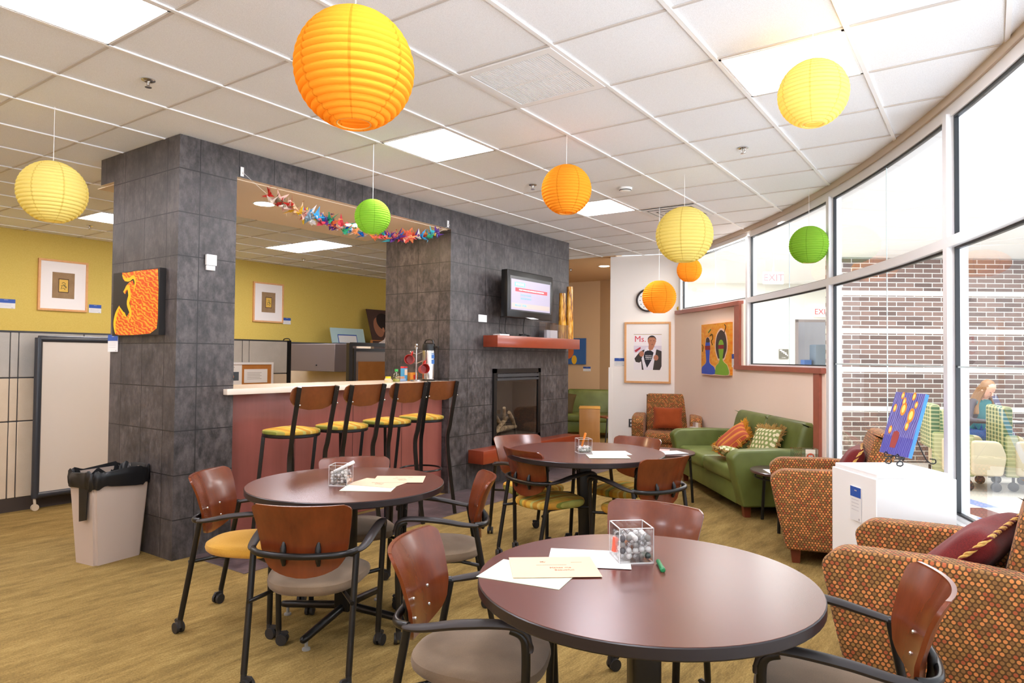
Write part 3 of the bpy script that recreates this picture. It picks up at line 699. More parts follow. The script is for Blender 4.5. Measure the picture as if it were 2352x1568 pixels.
pen((2.69, -1.19, .78), (.12, -.25, 1), .0075, .105, flat('#e8832a', .35), 'orange marker standing in the vase on the far table')
pen((.50, -2.545, .765), (.1, -.1, 1), .012, .05, flat('#e5614a', .35), 'coral lip balm stick inside the vase on the nearest table', name='small_tube')

# ------------------------------------------------------------------ bar: panel, counter, stools
mb = MB().box(1.36, 3.81, 1.10, 1.16, 0.004, 1.12); t = thing('bar_front', 'reddish mahogany panel under the bar counter', 'panel', (0, 0, 0)); mb.build('panel', M['mahog'], t)
for x in (1.98, 2.60, 3.22): MB().box(x-.0015, x+.0015, 1.0985, 1.10, .01, 1.11).build('joint', M['tedge'], t)
t = thing('bar_counter', 'cream bar countertop running through the slate opening', 'counter', (0, 0, 0))
MB().prism([(1.275, .955), (3.905, .955), (3.905, 1.008), (3.818, 1.008), (3.818, 1.62), (1.36, 1.62), (1.36, 1.008), (1.275, 1.008)], 1.122, 1.165, 'z', bevel=.003, seg=2).build('worktop', M['counter'], t)
def make_stool():
    t = thing('bar_stool', 'x', 'stool'); zs = .85
    o_ = outline(0, .198, .198, .198, 2.15); MB_ = MB(); cushion(MB_, o_, zs-.005, zs+.03, .018); MB_.build('seat', M['plaid2'], t)
    MB().lathe([(0, zs-.022), (.196, zs-.022), (.203, zs-.016), (.203, zs-.002), (.196, zs+.002)], 36).build('seat_rim', M['blackm'], t)
    for sg in (-1, 1):
        MB().tube([(.15, sg*.125, zs-.02), (.175, sg*.165, .3), (.19, sg*.185, .0)], .0175, 4, up=(1, 0, 0)).build('leg', M['blackm'], t)
        MB().tube(smooth_path([(-.285, sg*.170, zs+.345), (-.262, sg*.168, zs+.24), (-.222, sg*.166, zs+.06), (-.200, sg*.163, zs-.06), (-.178, sg*.158, zs-.17), (-.192, sg*.168, .45), (-.235, sg*.205, 0)], 5), .0175, 4, flat=1.45, up=(1, 0, 0)).build('leg', M['blackm'], t)
    Wt = [(0, .06), (.015, .13), (.04, .18), (.08, .205), (.12, .207), (.15, .197), (.165, .175)]
    mb = MB(); shell(mb, zs+.18, zs+.345, lambda z: interp([(zs+.18+a, b) for a, b in Wt], z), lambda z: -.240-(z-zs-.18)*.22, .035, .012, 14, 10)
    bk = mb.build('backrest', M['stool_wood'], t)
    pts = [(.185*math.cos(a), .185*math.sin(a), .40) for a in [2*PI*k/32 for k in range(32)]]
    MB().tube(pts, .0085, 8, closed=True).build('foot_ring', M['blackm'], t)
    for sg in (-1, 1):
        for dz in (.22, .31): MB().ball((-.290, sg*.168, zs+dz), .007, 8, 6).build('rivet', M['chrome'], bk)
    return t
st = make_stool(); gs = 'bar stools along the counter'
st.location = (1.55, .575, 0.004); st.rotation_euler = (0, 0, R(92)); tag(st, 'bar stool nearest the slate pillar, leftmost of the row', group=gs)
for x, y, a, l in ((2.02, .575, 92, 'second bar stool from the slate pillar'), (2.52, .59, 90, 'third bar stool from the slate pillar'), (3.0, .64, 84, 'bar stool nearest the fireplace, last of the row')): dup(st, None, (x, y, .004), R(a), l, gs)

# ------------------------------------------------------------------ fireplace
t = thing('mantel_shelf', 'red-stained wooden mantel shelf under the television', 'shelf', (0, 0, 0))
MB().rbox(4.385, 6.20, .81, 1.008, 1.527, 1.657, .004, 2).build('shelf', M['mantel'], t)
t = thing('hearth_bench', 'red-stained wooden bench slab floating below the fireplace', 'bench', (0, 0, 0))
MB().rbox(4.14, 6.20, .80, 1.008, .278, .42, .004, 2).build('slab', M['mantel'], t)
t = thing('gas_fireplace', 'black framed gas fireplace with logs behind glass', 'fireplace', (0, 0, 0))
mb = MB(); X0, X1, Z0, Z1 = 4.565, 5.535, .43, 1.285
mb.box(X0, X0+.055, .985, 1.012, Z0, Z1).box(X1-.055, X1, .985, 1.012, Z0, Z1).box(X0, X1, .985, 1.012, Z1-.05, Z1).box(X0, X1, .985, 1.012, Z0, Z0+.06)
mb.build('frame', M['black'], t)
MB().box(X0+.055, X1-.055, .975, .985, Z1-.095, Z1-.06).box(X0+.055, X1-.055, .98, .99, Z1-.135, Z1-.11).build('louver', M['darkgrey'], t)
MB().box(X0+.055, X1-.055, .995, .998, Z0+.06, Z1-.14).build('glass', M['fireglass'], t)
mb = MB().box(4.615, 5.485, 1.36, 1.39, .475, 1.155).box(4.615, 4.64, 1.02, 1.36, .475, 1.155).box(5.46, 5.485, 1.02, 1.36, .475, 1.155).box(4.64, 5.46, 1.02, 1.36, .475, .50).box(4.64, 5.46, 1.02, 1.36, 1.13, 1.155); mb.build('firebox', flat('#5a5048', .8), t)
lg = m_fab('charred_log', '#7a634a', '#d6bd96', 30, .9, .5)
for (p, q_, r_) in (((4.78, 1.0, .52), (5.18, .999, .66), .03), ((4.80, 1.0, .70), (5.05, .999, .54), .026), ((4.95, 1.0, .80), (5.12, .999, .56), .024), ((5.05, 1.0, .74), (5.34, .999, .55), .027), ((4.72, 1.0, .53), (5.36, 1.0, .54), .032)):
    p = Vector((p[0], 1.12, p[2]+.02)); q_ = Vector((q_[0], 1.24, q_[2]+.02))
    MB().tube([p, (p+q_)/2+Vector((0, 0, .012)), q_], [r_*.8, r_, r_*.7], 10, flat=1).build('log', lg, t)
# ------------------------------------------------------------------ television
t = thing('television', 'black flat television mounted on the slate above the mantel', 'television', (4.96, .79, 2.125))
MB().rbox(-.475, .475, -.035, .055, -.265, .265, .012, 2).build('housing', M['black'], t)
MB().box(-.43, .43, -.0375, -.035, -.19, .20).build('bezel', flat('#3c3b3d', .25), t)
MB().box(-.41, .40, -.0395, -.0375, -.175, .165).build('screen', flat('#a79fb2', .35, emis=.10), t)
MB().box(-.12, .12, .05, .219, -.12, .12).build('wall_mount', M['black'], t)
FM = lambda x, z, y=-.041: face_mtx((x, y, z), (1, 0, 0), (0, 0, 1))
cy = flat('#7fc6d8', .4, emis=.1); rd = flat('#e8404a', .4, emis=.1); wt = flat('#ffffff', .4, emis=.15)
mb = MB(); mb.box(-.345, -.135, -.0402, -.0395, .085, .135); mb.build('title_box', cy, t); text('IMAGINE', .04, wt, t, FM(-.24, .11))
mb = MB(); mb.box(-.33, .335, -.0402, -.0395, .030, .072); mb.build('banner', rd, t); text('PUBLIC VOTING MORE AFFORDABLE COVERAGE FOR', .0215, wt, t, FM(0, .051), bold=.0006)
text('DOCTOR VISITS', .03, cy, t, FM(-.12, -.005)); text('PRESCRIPTIONS', .03, cy, t, FM(-.12, -.045)); text('M.U.A.S.  OPEN', .034, cy, t, FM(-.22, -.125), bold=.0006)
MB().box(-.40, .39, -.0400, -.0396, -.155, -.10).build('ticker', flat('#b8aaa2', .4, emis=.1), t)
MB().prism([(-.12, -.255), (0, -.268), (.16, -.262), (.04, -.25)], -.039, -.034, 'y').build('badge', M['white'], t)
for x, l in ((-.36, 'left'), (-.25, 'middle'), (.12, 'right')):
    pts = smooth_path([(4.96+x, .93, 1.88), (4.95+x+.02, .95, 1.78), (4.97+x-.02, .93, 1.70), (5.0+x, .90, 1.665)])
    o = MB().tube(pts, .005, 6).build('cable', M['black']); tag(o, 'thin black cable hanging from the %s of the television' % l, 'cable', 'television cables')
pts = [(5.05+.10*math.cos(a)*(1-.02*a), .90+.05*math.sin(a), 1.668+.012*abs(math.sin(a*1.7))+.001*a) for a in [k*.35 for k in range(34)]]
o = MB().tube(smooth_path(pts, 2), .005, 6).build('coiled_cable', M['black']); tag(o, 'black cable coiled on the mantel under the television', 'cable')
o = MB().rbox(4.50, 4.68, .86, .96, 1.657, 1.675, .004).build('media_box', M['white']); tag(o, 'thin white media box at the left end of the mantel', 'box')
t = thing('acrylic_box', 'clear acrylic display box on the mantel beside the television', 'box', (5.70, .90, 1.657))
mb = MB(); 
for q_ in ((-.22, .22, -.08, -.076, 0, .17), (-.22, .22, .076, .08, 0, .20), (-.22, -.216, -.08, .08, 0, .18), (.216, .22, -.08, .08, 0, .18)): mb.box(*q_)
mb.build('wall', m_glass('acrylic', (.93, .93, .95), 1.6), t); MB().box(-.2, .05, -.02, .02, 0, .10).build('leaflet', M['paper'], t)
for x, h, lab in ((5.865, .58, 'shorter amber glass cylinder on the mantel'), (6.05, .68, 'taller amber glass cylinder at the end of the mantel')):
    t = thing('amber_vase', lab, 'vase', (x, .88, 1.657), 0, 'amber glass cylinders on the mantel')
    amb = bpy.data.materials.get('amber_glass')
    if not amb:
        q_ = NT('amber_glass'); n = q_.noise(q_.mapping(q_.obj(), (20, 20, 4)), 2, 2)
        q_.bsdf(q_.ramp(n, [(.35, lin('#7a4208')), (.5, lin('#d08c18')), (.7, lin('#f0bd55'))]), .08, spec=.9); amb = q_.m
    MB().lathe([(0, 0), (.052, 0), (.05, .02), (.046, h*.5), (.04, h), (.036, h), (.036, h-.03), (0, h-.03)], 24).build('cylinder', amb, t)

# ------------------------------------------------------------------ wall plates on the slate
t = thing('thermostat_sensor', 'white wall sensor on the front of the slate pillar', 'sensor', (1.155, 1.008, 2.075))
MB().rbox(-.04, .04, -.022, 0, -.02, .058, .004).build('cover', M['white'], t); MB().rbox(-.036, .03, -.018, 0, -.055, -.022, .003).build('lower_cover', M['white'], t)
t = thing('blank_wall_plate', 'small white plate on the slate left of the television', 'wall plate', (4.365, 1.008, 1.842)); MB().rbox(-.075, .075, -.008, 0, -.04, .04, .003).build('plate', M['white'], t)
for x, z, l in ((1.395, 2.79, 'white adhesive hook above the left corner of the bar opening'), (3.765, 2.79, 'white adhesive hook above the right corner of the bar opening')):
    t = thing('adhesive_hook', l, 'hook', (x, 1.008, z)); MB().rbox(-.014, .014, -.005, 0, -.035, .035, .002).build('base', M['white'], t); MB().tube([(0, -.005, .0), (0, -.014, -.018), (0, -.022, -.012)], .004, 8).build('hook', M['white'], t)

# ------------------------------------------------------------------ museum labels
def label_card(mtx, w, h, lab, blue=.42, thick=.004):
    t = thing('exhibit_label', lab, 'label', (0, 0, 0), 0, 'blue and white exhibit labels'); t.matrix_world = mtx
    MB().box(-w/2, w/2, -h/2, h/2, 0, thick).build('card', M['paper'], t); MB().box(-w/2, w/2, h/2-h*blue, h/2, thick, thick+.0006).build('blue_header', M['blue'], t)
    mb = MB()
    for k in range(4): mb.box(-w*.38, w*.3, h/2-h*blue-h*.09-k*h*.1, h/2-h*blue-h*.075-k*h*.1, thick, thick+.0004)
    mb.box(w*.28, w*.40, -h*.46, -h*.40, thick, thick+.0004); mb.box(-w*.1, w*.12, h/2-h*.12, h/2-h*.09, thick+.0006, thick+.001)
    mb.build('printed_lines', flat('#bdb8bb', .7), t); return t
label_card(face_mtx((1.66, 6.314, 2.02), (1, 0, 0), (0, 0, 1)), .20, .115, 'exhibit label on the olive wall at the left edge of the picture')
label_card(face_mtx((2.68, 6.314, 2.02), (1, 0, 0), (0, 0, 1)), .155, .11, 'exhibit label right of the framed print left of the pillar')
label_card(face_mtx((4.62, 6.314, 2.02), (1, 0, 0), (0, 0, 1)), .20, .11, 'exhibit label half hidden by the pillar edge in the bar opening')
label_card(face_mtx((5.745, 6.314, 2.005), (1, 0, 0), (0, 0, 1)), .155, .11, 'exhibit label right of the framed print seen through the bar opening')
label_card(face_mtx((.913, 1.90, 1.495), (0, -1, 0), (0, 0, 1)), .155, .13, 'exhibit label on the slate below the flame painting', .36)

# ------------------------------------------------------------------ framed prints on the olive wall
def framed(mtx, w, h, fw_, lab, cat='picture', name='framed_print', depth=.03):
    t = thing(name, lab, cat); t.matrix_world = mtx; mb = MB()
    for q_ in ((-w/2, w/2, -h/2, -h/2+fw_), (-w/2, w/2, h/2-fw_, h/2), (-w/2, -w/2+fw_, -h/2+fw_, h/2-fw_), (w/2-fw_, w/2, -h/2+fw_, h/2-fw_)): mb.box(*q_, 0, depth)
    mb.build('frame', M['frame'], t); MB().box(-w/2+fw_, w/2-fw_, -h/2+fw_, h/2-fw_, .002, depth-.012).build('mat_board', M['mat'], t); return t
weave = m_fab('woven_brown_paper', '#8d6f4f', '#a88a67', 150)
def glyph(t, z, m, sc=1, y=0):
    pts = [[(-.02, .03), (0, .045), (.02, .03), (.015, .01), (-.01, .015)], [(-.03, 0), (.02, .0), (.035, -.02)], [(-.02, -.01), (-.03, -.045), (0, -.03), (.02, -.05)], [(.01, -.005), (.03, -.03)]]
    mb = MB()
    for p in pts: mb.tube([(a*sc, b*sc+y, z) for a, b in p], .0035*sc, 5)
    mb.build('ink_figure', m, t)
for x, lab in ((2.285, 'maple framed print with small gold panel left of the pillar'), (5.365, 'maple framed print with small gold panel seen through the bar opening')):
    t = framed(face_mtx((x, 6.314, 2.295), (1, 0, 0), (0, 0, 1)), .58, .66, .025, lab)
    MB().box(-.13, .13, -.165, .17, .018, .020).build('woven_panel', weave, t); MB().box(-.06, .06, -.09, .09, .020, .0215).build('dark_border', flat('#4a3222', .7), t)
    MB().box(-.052, .052, -.08, .08, .0215, .0225).build('gold_panel', flat('#e0b44a', .5), t); glyph(t, .0232, flat('#3c4a30', .6))

# ------------------------------------------------------------------ flame painting on the pillar
tm = NT('flame_paint'); o = tm.obj(); sep = tm.n('ShaderNodeSeparateXYZ'); tm.l(o, sep.inputs[0])
w = tm.n('ShaderNodeTexWave'); w.wave_type = 'BANDS'; w.bands_direction = 'DIAGONAL'; w.inputs['Scale'].default_value = 13; w.inputs['Distortion'].default_value = 8; w.inputs['Detail'].default_value = 1.5; w.inputs['Detail Scale'].default_value = 1.6
tm.l(tm.mapping(o, (.7, 1.5, 1)), w.inputs['Vector'])
tm.bsdf(tm.ramp(w.outputs['Fac'], [(0, lin('#d9461c')), (.5, lin('#ea6a1e')), (.85, lin('#f29a2c')), (1, lin('#f6b236'))]), .35)
t = thing('flame_painting', 'orange flame painting on black canvas hung on the slate pillar', 'painting'); t.matrix_world = face_mtx((.915, 1.49, 1.785), (0, -1, 0), (0, 0, 1))
MB().box(-.335, .335, -.235, .235, 0, .045).build('canvas', flat('#1a1512', .5), t)
flame = [(-.20, .232), (-.12, .228), (.0, .232), (.31, .228), (.322, .10), (.322, -.12), (.31, -.19), (.22, -.225), (.0, -.232), (-.20, -.232), (-.28, -.225), (-.315, -.15), (-.31, -.10), (-.27, -.05), (-.235, -.01), (-.20, -.05), (-.15, -.065), (-.12, -.10), (-.085, -.07), (-.06, -.03), (-.085, .03), (-.10, .09), (-.075, .12), (-.12, .10), (-.15, .07), (-.17, .085), (-.14, .13), (-.09, .155), (-.04, .165), (-.02, .13), (-.0, .17), (-.05, .19), (-.11, .17), (-.155, .165), (-.19, .19)]
MB().prism(flame, .0452, .0462, 'z').build('flame', tm.m, t)
yl = flat('#f7c01e', .4)
def ribbon(t, pts, w, m, z, name='yellow_edge'):
    pts = smooth_path([(x, y, z) for x, y in pts], 5); mb = MB(); vs = []
    for i, p in enumerate(pts):
        d = (pts[min(i+1, len(pts)-1)]-pts[max(i-1, 0)]).normalized(); n = Vector((-d.y, d.x, 0)); k = w*math.sin(PI*min(.97, max(.06, i/(len(pts)-1))))**.5
        vs.append((mb.bm.verts.new(p+n*k), mb.bm.verts.new(p-n*k)))
    for a, b in zip(vs, vs[1:]): mb._f([a[0], b[0], b[1], a[1]])
    return mb.build(name, m, t)
ribbon(t, [(-.195, .215), (-.15, .18), (-.09, .175), (-.03, .19), (0, .15), (-.02, .08)], .014, yl, .0467)
ribbon(t, [(-.17, .085), (-.11, .12), (-.08, .06), (-.10, 0), (-.06, -.07), (-.085, -.12)], .020, yl, .0469)
ribbon(t, [(-.235, -.02), (-.28, -.08), (-.30, -.15), (-.28, -.22)], .018, yl, .0467)
ribbon(t, [(-.235, -.02), (-.17, -.07), (-.12, -.10)], .010, yl, .0468)

# ------------------------------------------------------------------ framed magazine cover on the poster wall
def poster_pt(s, z, off=.001): p = PA+PD*s+PN*off; return (p.x, p.y, z)
t = framed(face_mtx(poster_pt(.473, 1.505), (-PD.x, -PD.y, 0), (0, 0, 1)), .675, .90, .028, 'maple framed magazine cover of a man opening his jacket over a dark shirt', 'poster', 'framed_poster')
Z = .0185; mb = MB().box(-.20, .205, -.255, .285, .018, Z); mb.build('cover_sheet', flat('#f1e8ea', .6), t)
MB().box(-.20, .205, -.0, .10, Z, Z+.0003).build('sky_tint', flat('#dcd0dc', .6), t)
MB().box(-.20, .205, .262, .272, Z, Z+.0006).build('headline_strip', flat('#c8b08c', .6), t)
text('Ms.', .125, flat('#d0263c', .5), t, face_mtx((-.105, .195, Z+.0008), (1, 0, 0), (0, 1, 0)))
suit = flat('#3d3430', .7); shirt = flat('#ece4ea', .6); skin = flat('#b9775a', .6); dark = flat('#23202a', .7); hr = flat('#3a2e2a', .7)
MB().prism([(-.08, -.255), (.18, -.255), (.205, -.20), (.205, .02), (.14, .045), (.06, .03), (-.02, .04), (-.06, .04), (-.12, .0), (-.19, -.09), (-.17, -.14), (-.12, -.15), (-.09, -.13)], Z+.0003, Z+.0010, 'z').build('jacket', suit, t)
MB().prism([(-.055, -.255), (.08, -.255), (.10, -.12), (.13, .05), (.085, .08), (-.02, .075), (-.04, .04), (-.07, -.05), (-.085, -.09)], Z+.001, Z+.0014, 'z').build('open_shirt', shirt, t)
MB().prism([(-.005, -.225), (.065, -.10), (.09, .0), (.05, .03), (.0, .03), (-.04, .01), (-.055, -.06), (-.04, -.13)], Z+.0014, Z+.0018, 'z').build('dark_shirt', dark, t)
for i, (s_, sz) in enumerate((('THIS IS WHAT A', .014), ('FEMINIST', .024), ('LOOKS LIKE', .016))): text(s_, sz, M['paper'], t, face_mtx((.018, -.045-i*.026, Z+.002), (1, 0, 0), (0, 1, 0)), bold=.0006)
MB().prism([(.03, .03), (.075, .04), (.10, .09), (.105, .12), (.02, .12), (.015, .06)], Z+.0018, Z+.0021, 'z').build('neck', skin, t)
MB().prism([(.065+.062*math.cos(a)*(1-.12*(math.sin(a) < 0)), .165+.083*math.sin(a)) for a in [2*PI*k/24 for k in range(24)]], Z+.0021, Z+.0025, 'z').build('head', skin, t)
MB().prism([(.065+.063*math.cos(a), .185+.066*math.sin(a)) for a in [PI*k/14 for k in range(15)]]+[(.01, .20), (.04, .225), (.09, .225), (.12, .20)][0:0]+[(.012, .20), (.03, .222), (.10, .222), (.118, .20)], Z+.0025, Z+.0028, 'z').build('hair', hr, t)
mb = MB()
for q_ in ((.038, .06, .17, .176), (.082, .104, .17, .176), (.055, .085, .112, .118), (.066, .076, .135, .14)): mb.box(*q_, Z+.0028, Z+.003)
mb.build('face_detail', flat('#5c3426', .7), t)
for cx_, cy_ in ((-.085, -.02), (.125, -.075)): MB().prism([(cx_+.035*math.cos(a), cy_+.042*math.sin(a)) for a in [2*PI*k/14 for k in range(14)]], Z+.0018, Z+.0024, 'z').build('hand', skin, t)
MB().prism([(-.19, .03), (-.10, .085), (-.10, .055), (-.17, .0)], Z+.0008, Z+.0012, 'z').build('red_ribbon', flat('#b83446', .6), t)
label_card(face_mtx(poster_pt(.885, 1.36), (-PD.x, -PD.y, 0), (0, 0, 1)), .155, .12, 'exhibit label left of the framed magazine cover', .38)
# wall clock
t = thing('wall_clock', 'round black rimmed clock behind the amber lantern on the poster wall', 'clock'); t.matrix_world = face_mtx(poster_pt(.47, 2.275), (-PD.x, -PD.y, 0), (0, 0, 1))
MB().lathe([(.155, 0), (.17, .005), (.17, .035), (.155, .04), (.145, .03), (.145, .012)], 40).build('rim', flat('#3a3231', .5), t); MB().disc(.148, .014, 40).build('dial', M['white'], t)
mb = MB()
for k in range(12):
    a = 2*PI*k/12; mb.box(.115*math.cos(a)-.006, .115*math.cos(a)+.006, .115*math.sin(a)-.006, .115*math.sin(a)+.006, .0142, .015)
mb.build('hour_marks', M['black'], t)
for a, l, nm in ((.6, .07, 'hour_hand'), (2.3, .10, 'minute_hand')): MB().tube([(0, 0, .018), (l*math.cos(a), l*math.sin(a), .018)], .004, 6).build(nm, M['black'], t)
t = thing('power_outlet', 'small dark outlet low on the poster wall', 'outlet'); t.matrix_world = face_mtx(poster_pt(.70, .46), (-PD.x, -PD.y, 0), (0, 0, 1)); MB().rbox(-.045, .045, -.06, .06, 0, .008, .003).build('plate', M['darkgrey'], t)
for dy in (-.028, .028): MB().rbox(-.02, .02, dy-.017, dy+.017, .008, .011, .002).build('socket', M['white'], t)
for s_, z_, lab in ((.335, 2.445, 'small yellow paper ball above the wall clock'), (.02, 2.145, 'small yellow paper ball in the corner on the red trim')):
    p = poster_pt(s_, z_, .05); o = MB().ball((0, 0, 0), .033, 14, 10).build('paper_ball', flat('#f0c21c', .6)); o.location = p; tag(o, lab, 'paper ball', 'small yellow paper balls')

# ------------------------------------------------------------------ two-figure painting on the curved wall
ang = -46.05; c = cpt(ang, RW-.006); ax = (-math.sin(R(ang)), math.cos(R(ang)), 0); MP = face_mtx((c[0], c[1], 1.545), (-ax[0], -ax[1], 0), (0, 0, 1))
op = NT('orange_brushwork'); n = op.noise(op.mapping(op.obj(), (6, 14, 1), rot=(0, 0, .6)), 1.5, 4, .6); op.bsdf(op.ramp(n, [(.35, lin('#ef8a1d')), (.55, lin('#f7a82e')), (.7, lin('#f8c35e'))]), .5)
t = thing('figure_painting', 'orange painting of a blue and a green figure on the curved wall', 'painting'); t.matrix_world = MP
MB().box(-.405, .405, -.325, .325, 0, .035).build('canvas', op.m, t)
def blob(name, pts, m, z, sm=4): p = smooth_path([(x, y, 0) for x, y in pts]+[(pts[0][0], pts[0][1], 0)], sm)[:-1]; return MB().prism([(q_.x, q_.y) for q_ in p], z, z+.0007, 'z').build(name, m, t)
pk = flat('#f4c9b0', .6)
def scale(pts, k, c=(0, 0)): return [(c[0]+(x-c[0])*k, c[1]+(y-c[1])*k) for x, y in pts]
sx = 1.0
blue_body = [(-.39, -.32), (-.385, -.24), (-.30, -.20), (-.255, -.16), (-.27, -.05), (-.28, .05), (-.255, .11), (-.21, .125), (-.165, .11), (-.14, .05), (-.15, -.05), (-.16, -.16), (-.11, -.20), (-.02, -.235), (-.01, -.32)]
green_body = [(.0, -.32), (.03, -.22), (.10, -.18), (.13, -.13), (.11, -.04), (.10, .04), (.12, .095), (.17, .115), (.22, .095), (.245, .04), (.235, -.04), (.215, -.13), (.26, -.17), (.34, -.21), (.365, -.32)]
afro = [(.09, -.12), (.03, -.02), (.025, .08), (.06, .17), (.13, .225), (.19, .232), (.27, .19), (.315, .10), (.32, .0), (.28, -.07), (.235, -.12)]
blob('halo', scale(blue_body, 1.10, (-.2, -.2)), pk, .035); blob('halo', scale(afro, 1.14, (.17, .05)), pk, .0351); blob('halo', scale(green_body, 1.08, (.18, -.2)), pk, .0352)
blob('afro', afro, flat('#4d3c36', .7), .0360); blob('blue_figure', blue_body, flat('#3355c4', .5), .0360); blob('green_figure', green_body, flat('#86b432', .5), .0368)
blob('cap', [(-.265, .09), (-.255, .135), (-.21, .155), (-.165, .135), (-.15, .09)], flat('#4d3c36', .7), .0368)
MB().box(-.285, -.135, -.01, .045, .0366, .0376).box(.10, .245, .0, .05, .0374, .0384).build('red_blindfold', flat('#93282e', .6), t)
MB().box(-.24, -.15, .0, .006, .0355, .036, Matrix.Translation((.03, .27, 0)) @ Matrix.Rotation(.5, 4, 'Z')).box(-.24, -.15, -.0, .018, .0355, .036, Matrix.Translation((.02, .32, 0)) @ Matrix.Rotation(.5, 4, 'Z')).build('brush_dash', flat('#2d6a2c', .6), t)
for pts in ([(.26, .30), (.30, .27), (.28, .24), (.26, .20)], [(-.13, .17), (-.08, .19), (-.06, .14), (-.10, .10), (-.07, .05)], [(-.38, .06), (-.35, .03), (-.37, -.03)]): MB().tube(smooth_path([(x, y, .0355) for x, y in pts], 3), .006, 5).build('black_mark', M['black'], t)
c2 = cpt(-48.15+.12, RW-.006); label_card(face_mtx((c2[0], c2[1], 1.40), (-ax[0], -ax[1], 0), (0, 0, 1)), .12, .16, 'exhibit label right of the two figure painting', .36)

# ------------------------------------------------------------------ paper lanterns
def lantern(x, y, z, r, mats, lab, ribs=20, tilt=0, top=H-.003, squash=1.0):
    t = thing('paper_lantern', lab, 'lantern', (x, y, z), random.uniform(0, 6), 'round paper lanterns hanging from the ceiling')
    prof = []; a0, a1 = R(17), R(166); N = ribs*4
    for i in range(N+1):
        a = a0+(a1-a0)*i/N; k = (i % 4)/4; sc = 1-.040*(1-math.sin(PI*(k)))**1.5
        rr = r*sc; prof.append((rr*math.sin(a), -rr*math.cos(a)*squash))
    prof = prof[::-1] if False else prof
    s_ = MB().lathe(prof, 48).build('shade', mats, t); s_.rotation_euler = (tilt, 0, 0)
    zb = prof[0][1]; rb = prof[0][0]
    MB().tube([(rb*math.cos(a), rb*math.sin(a), zb) for a in [2*PI*k/28 for k in range(28)]], .0022, 6, closed=True).build('bottom_ring', flat('#e8c070', .5), t)
    MB().tube([(0, 0, prof[-1][1]), (0, 0, top-z)], .0018, 6).build('string', flat('#f4f2ee', .6), t)
    return t
LO = m_lantern('amber_lantern_paper', '#fdb43a', '#cc7c14', '#ffd070'); LY = m_lantern('yellow_lantern_paper', '#f8e890', '#d2b854', '#fff0a0'); LP = m_lantern('pale_yellow_lantern_paper', '#f5d888', '#d8ae48', '#fff0b0'); LG = m_lantern('green_lantern_paper', '#a2d04c', '#6f9c30', '#d0f080')
lantern(-.060, -1.86, 2.365, .197, LO, 'largest amber paper lantern at the top of the picture')
lantern(.20, 1.16, 2.41, .192, LY, 'yellow paper lantern left of the slate pillar')
lantern(1.82, .05, 2.416, .128, LG, 'lime green paper lantern in front of the paper crane garland')
lantern(2.422, -1.208, 2.567, .172, LO, 'amber paper lantern hanging over the far table')
lantern(3.82, -1.515, 2.439, .234, LY, 'large pale yellow lantern in front of the smallest orange one')
lantern(1.80, -2.91, 2.66, .157, LP, 'pale yellow paper lantern close to the windows, in front of a ceiling light')
lantern(4.85, -2.27, 2.436, .168, LG, 'lime green paper lantern in front of the window wall')
lantern(5.95, -.76, 2.436, .142, LO, 'smallest orange lantern, half hidden behind the large yellow one')
lantern(4.85, -.86, 2.034, .170, LO, 'amber paper lantern covering the wall clock')

# ------------------------------------------------------------------ paper crane garland
t = thing('crane_garland', 'colourful garland of folded paper cranes across the bar opening', 'garland', (0, 0, 0))
gp = smooth_path([(1.395, .985, 2.775), (1.64, .97, 2.628), (1.77, .965, 2.595), (1.915, .96, 2.562), (2.05, .96, 2.535), (2.18, .96, 2.527), (2.37, .96, 2.515), (2.57, .96, 2.507), (2.78, .96, 2.51), (2.946, .96, 2.522), (3.12, .965, 2.552), (3.30, .97, 2.592), (3.56, .975, 2.661), (3.765, .985, 2.775)], 12)
MB().tube(gp, .0012, 5).build('thread', M['white'], t)
def crane_mesh(v):
    mb = MB(); w = .052
    mb._f([mb.bm.verts.new(p) for p in ((0, -.018, 0), (.0, .018, 0), (w, 0, .038+v*.01))]); mb._f([mb.bm.verts.new(p) for p in ((0, -.018, 0), (.0, .018, 0), (-w, 0, .032))])
    mb._f([mb.bm.verts.new(p) for p in ((-.012, 0, .005), (.012, 0, .005), (0, .055, .036))]); mb._f([mb.bm.verts.new(p) for p in ((-.012, 0, .005), (.012, 0, .005), (0, -.05, .03))])
    mb._f([mb.bm.verts.new(p) for p in ((-.006, -.05, .03), (.006, -.048, .03), (0, -.068, .012))])
    mb._f([mb.bm.verts.new(p) for p in ((-.02, 0, .008), (0, -.02, .0), (.02, 0, .008), (0, .02, 0))]); mb._f([mb.bm.verts.new(p) for p in ((-.02, 0, .008), (0, -.012, -.022), (.02, 0, .008))])
    return mb
cols = ['#f4e6d8', '#f7d8c8', '#8d7758', '#d9b48a', '#f0c0b0', '#e9e2dc', '#c8281e', '#f2c828', '#7f9cae', '#caa01e', '#2f9fd8', '#e04a5a', '#2aa070', '#5a2c88', '#f2a060', '#e87848', '#f6dcd0', '#1f6fc0', '#9ab09a', '#f4b8a0', '#3cc0d0', '#e0604a', '#a8d048', '#3656b4']
pm = {c_: flat(c_, .6) for c_ in cols}; cache = {}; total = len(gp); s0, s1 = int(total*.075), int(total*.925); NCR = 92
zone = [cols[:8], cols[3:12], cols[10:18], cols[8:20], cols[11:22], cols]
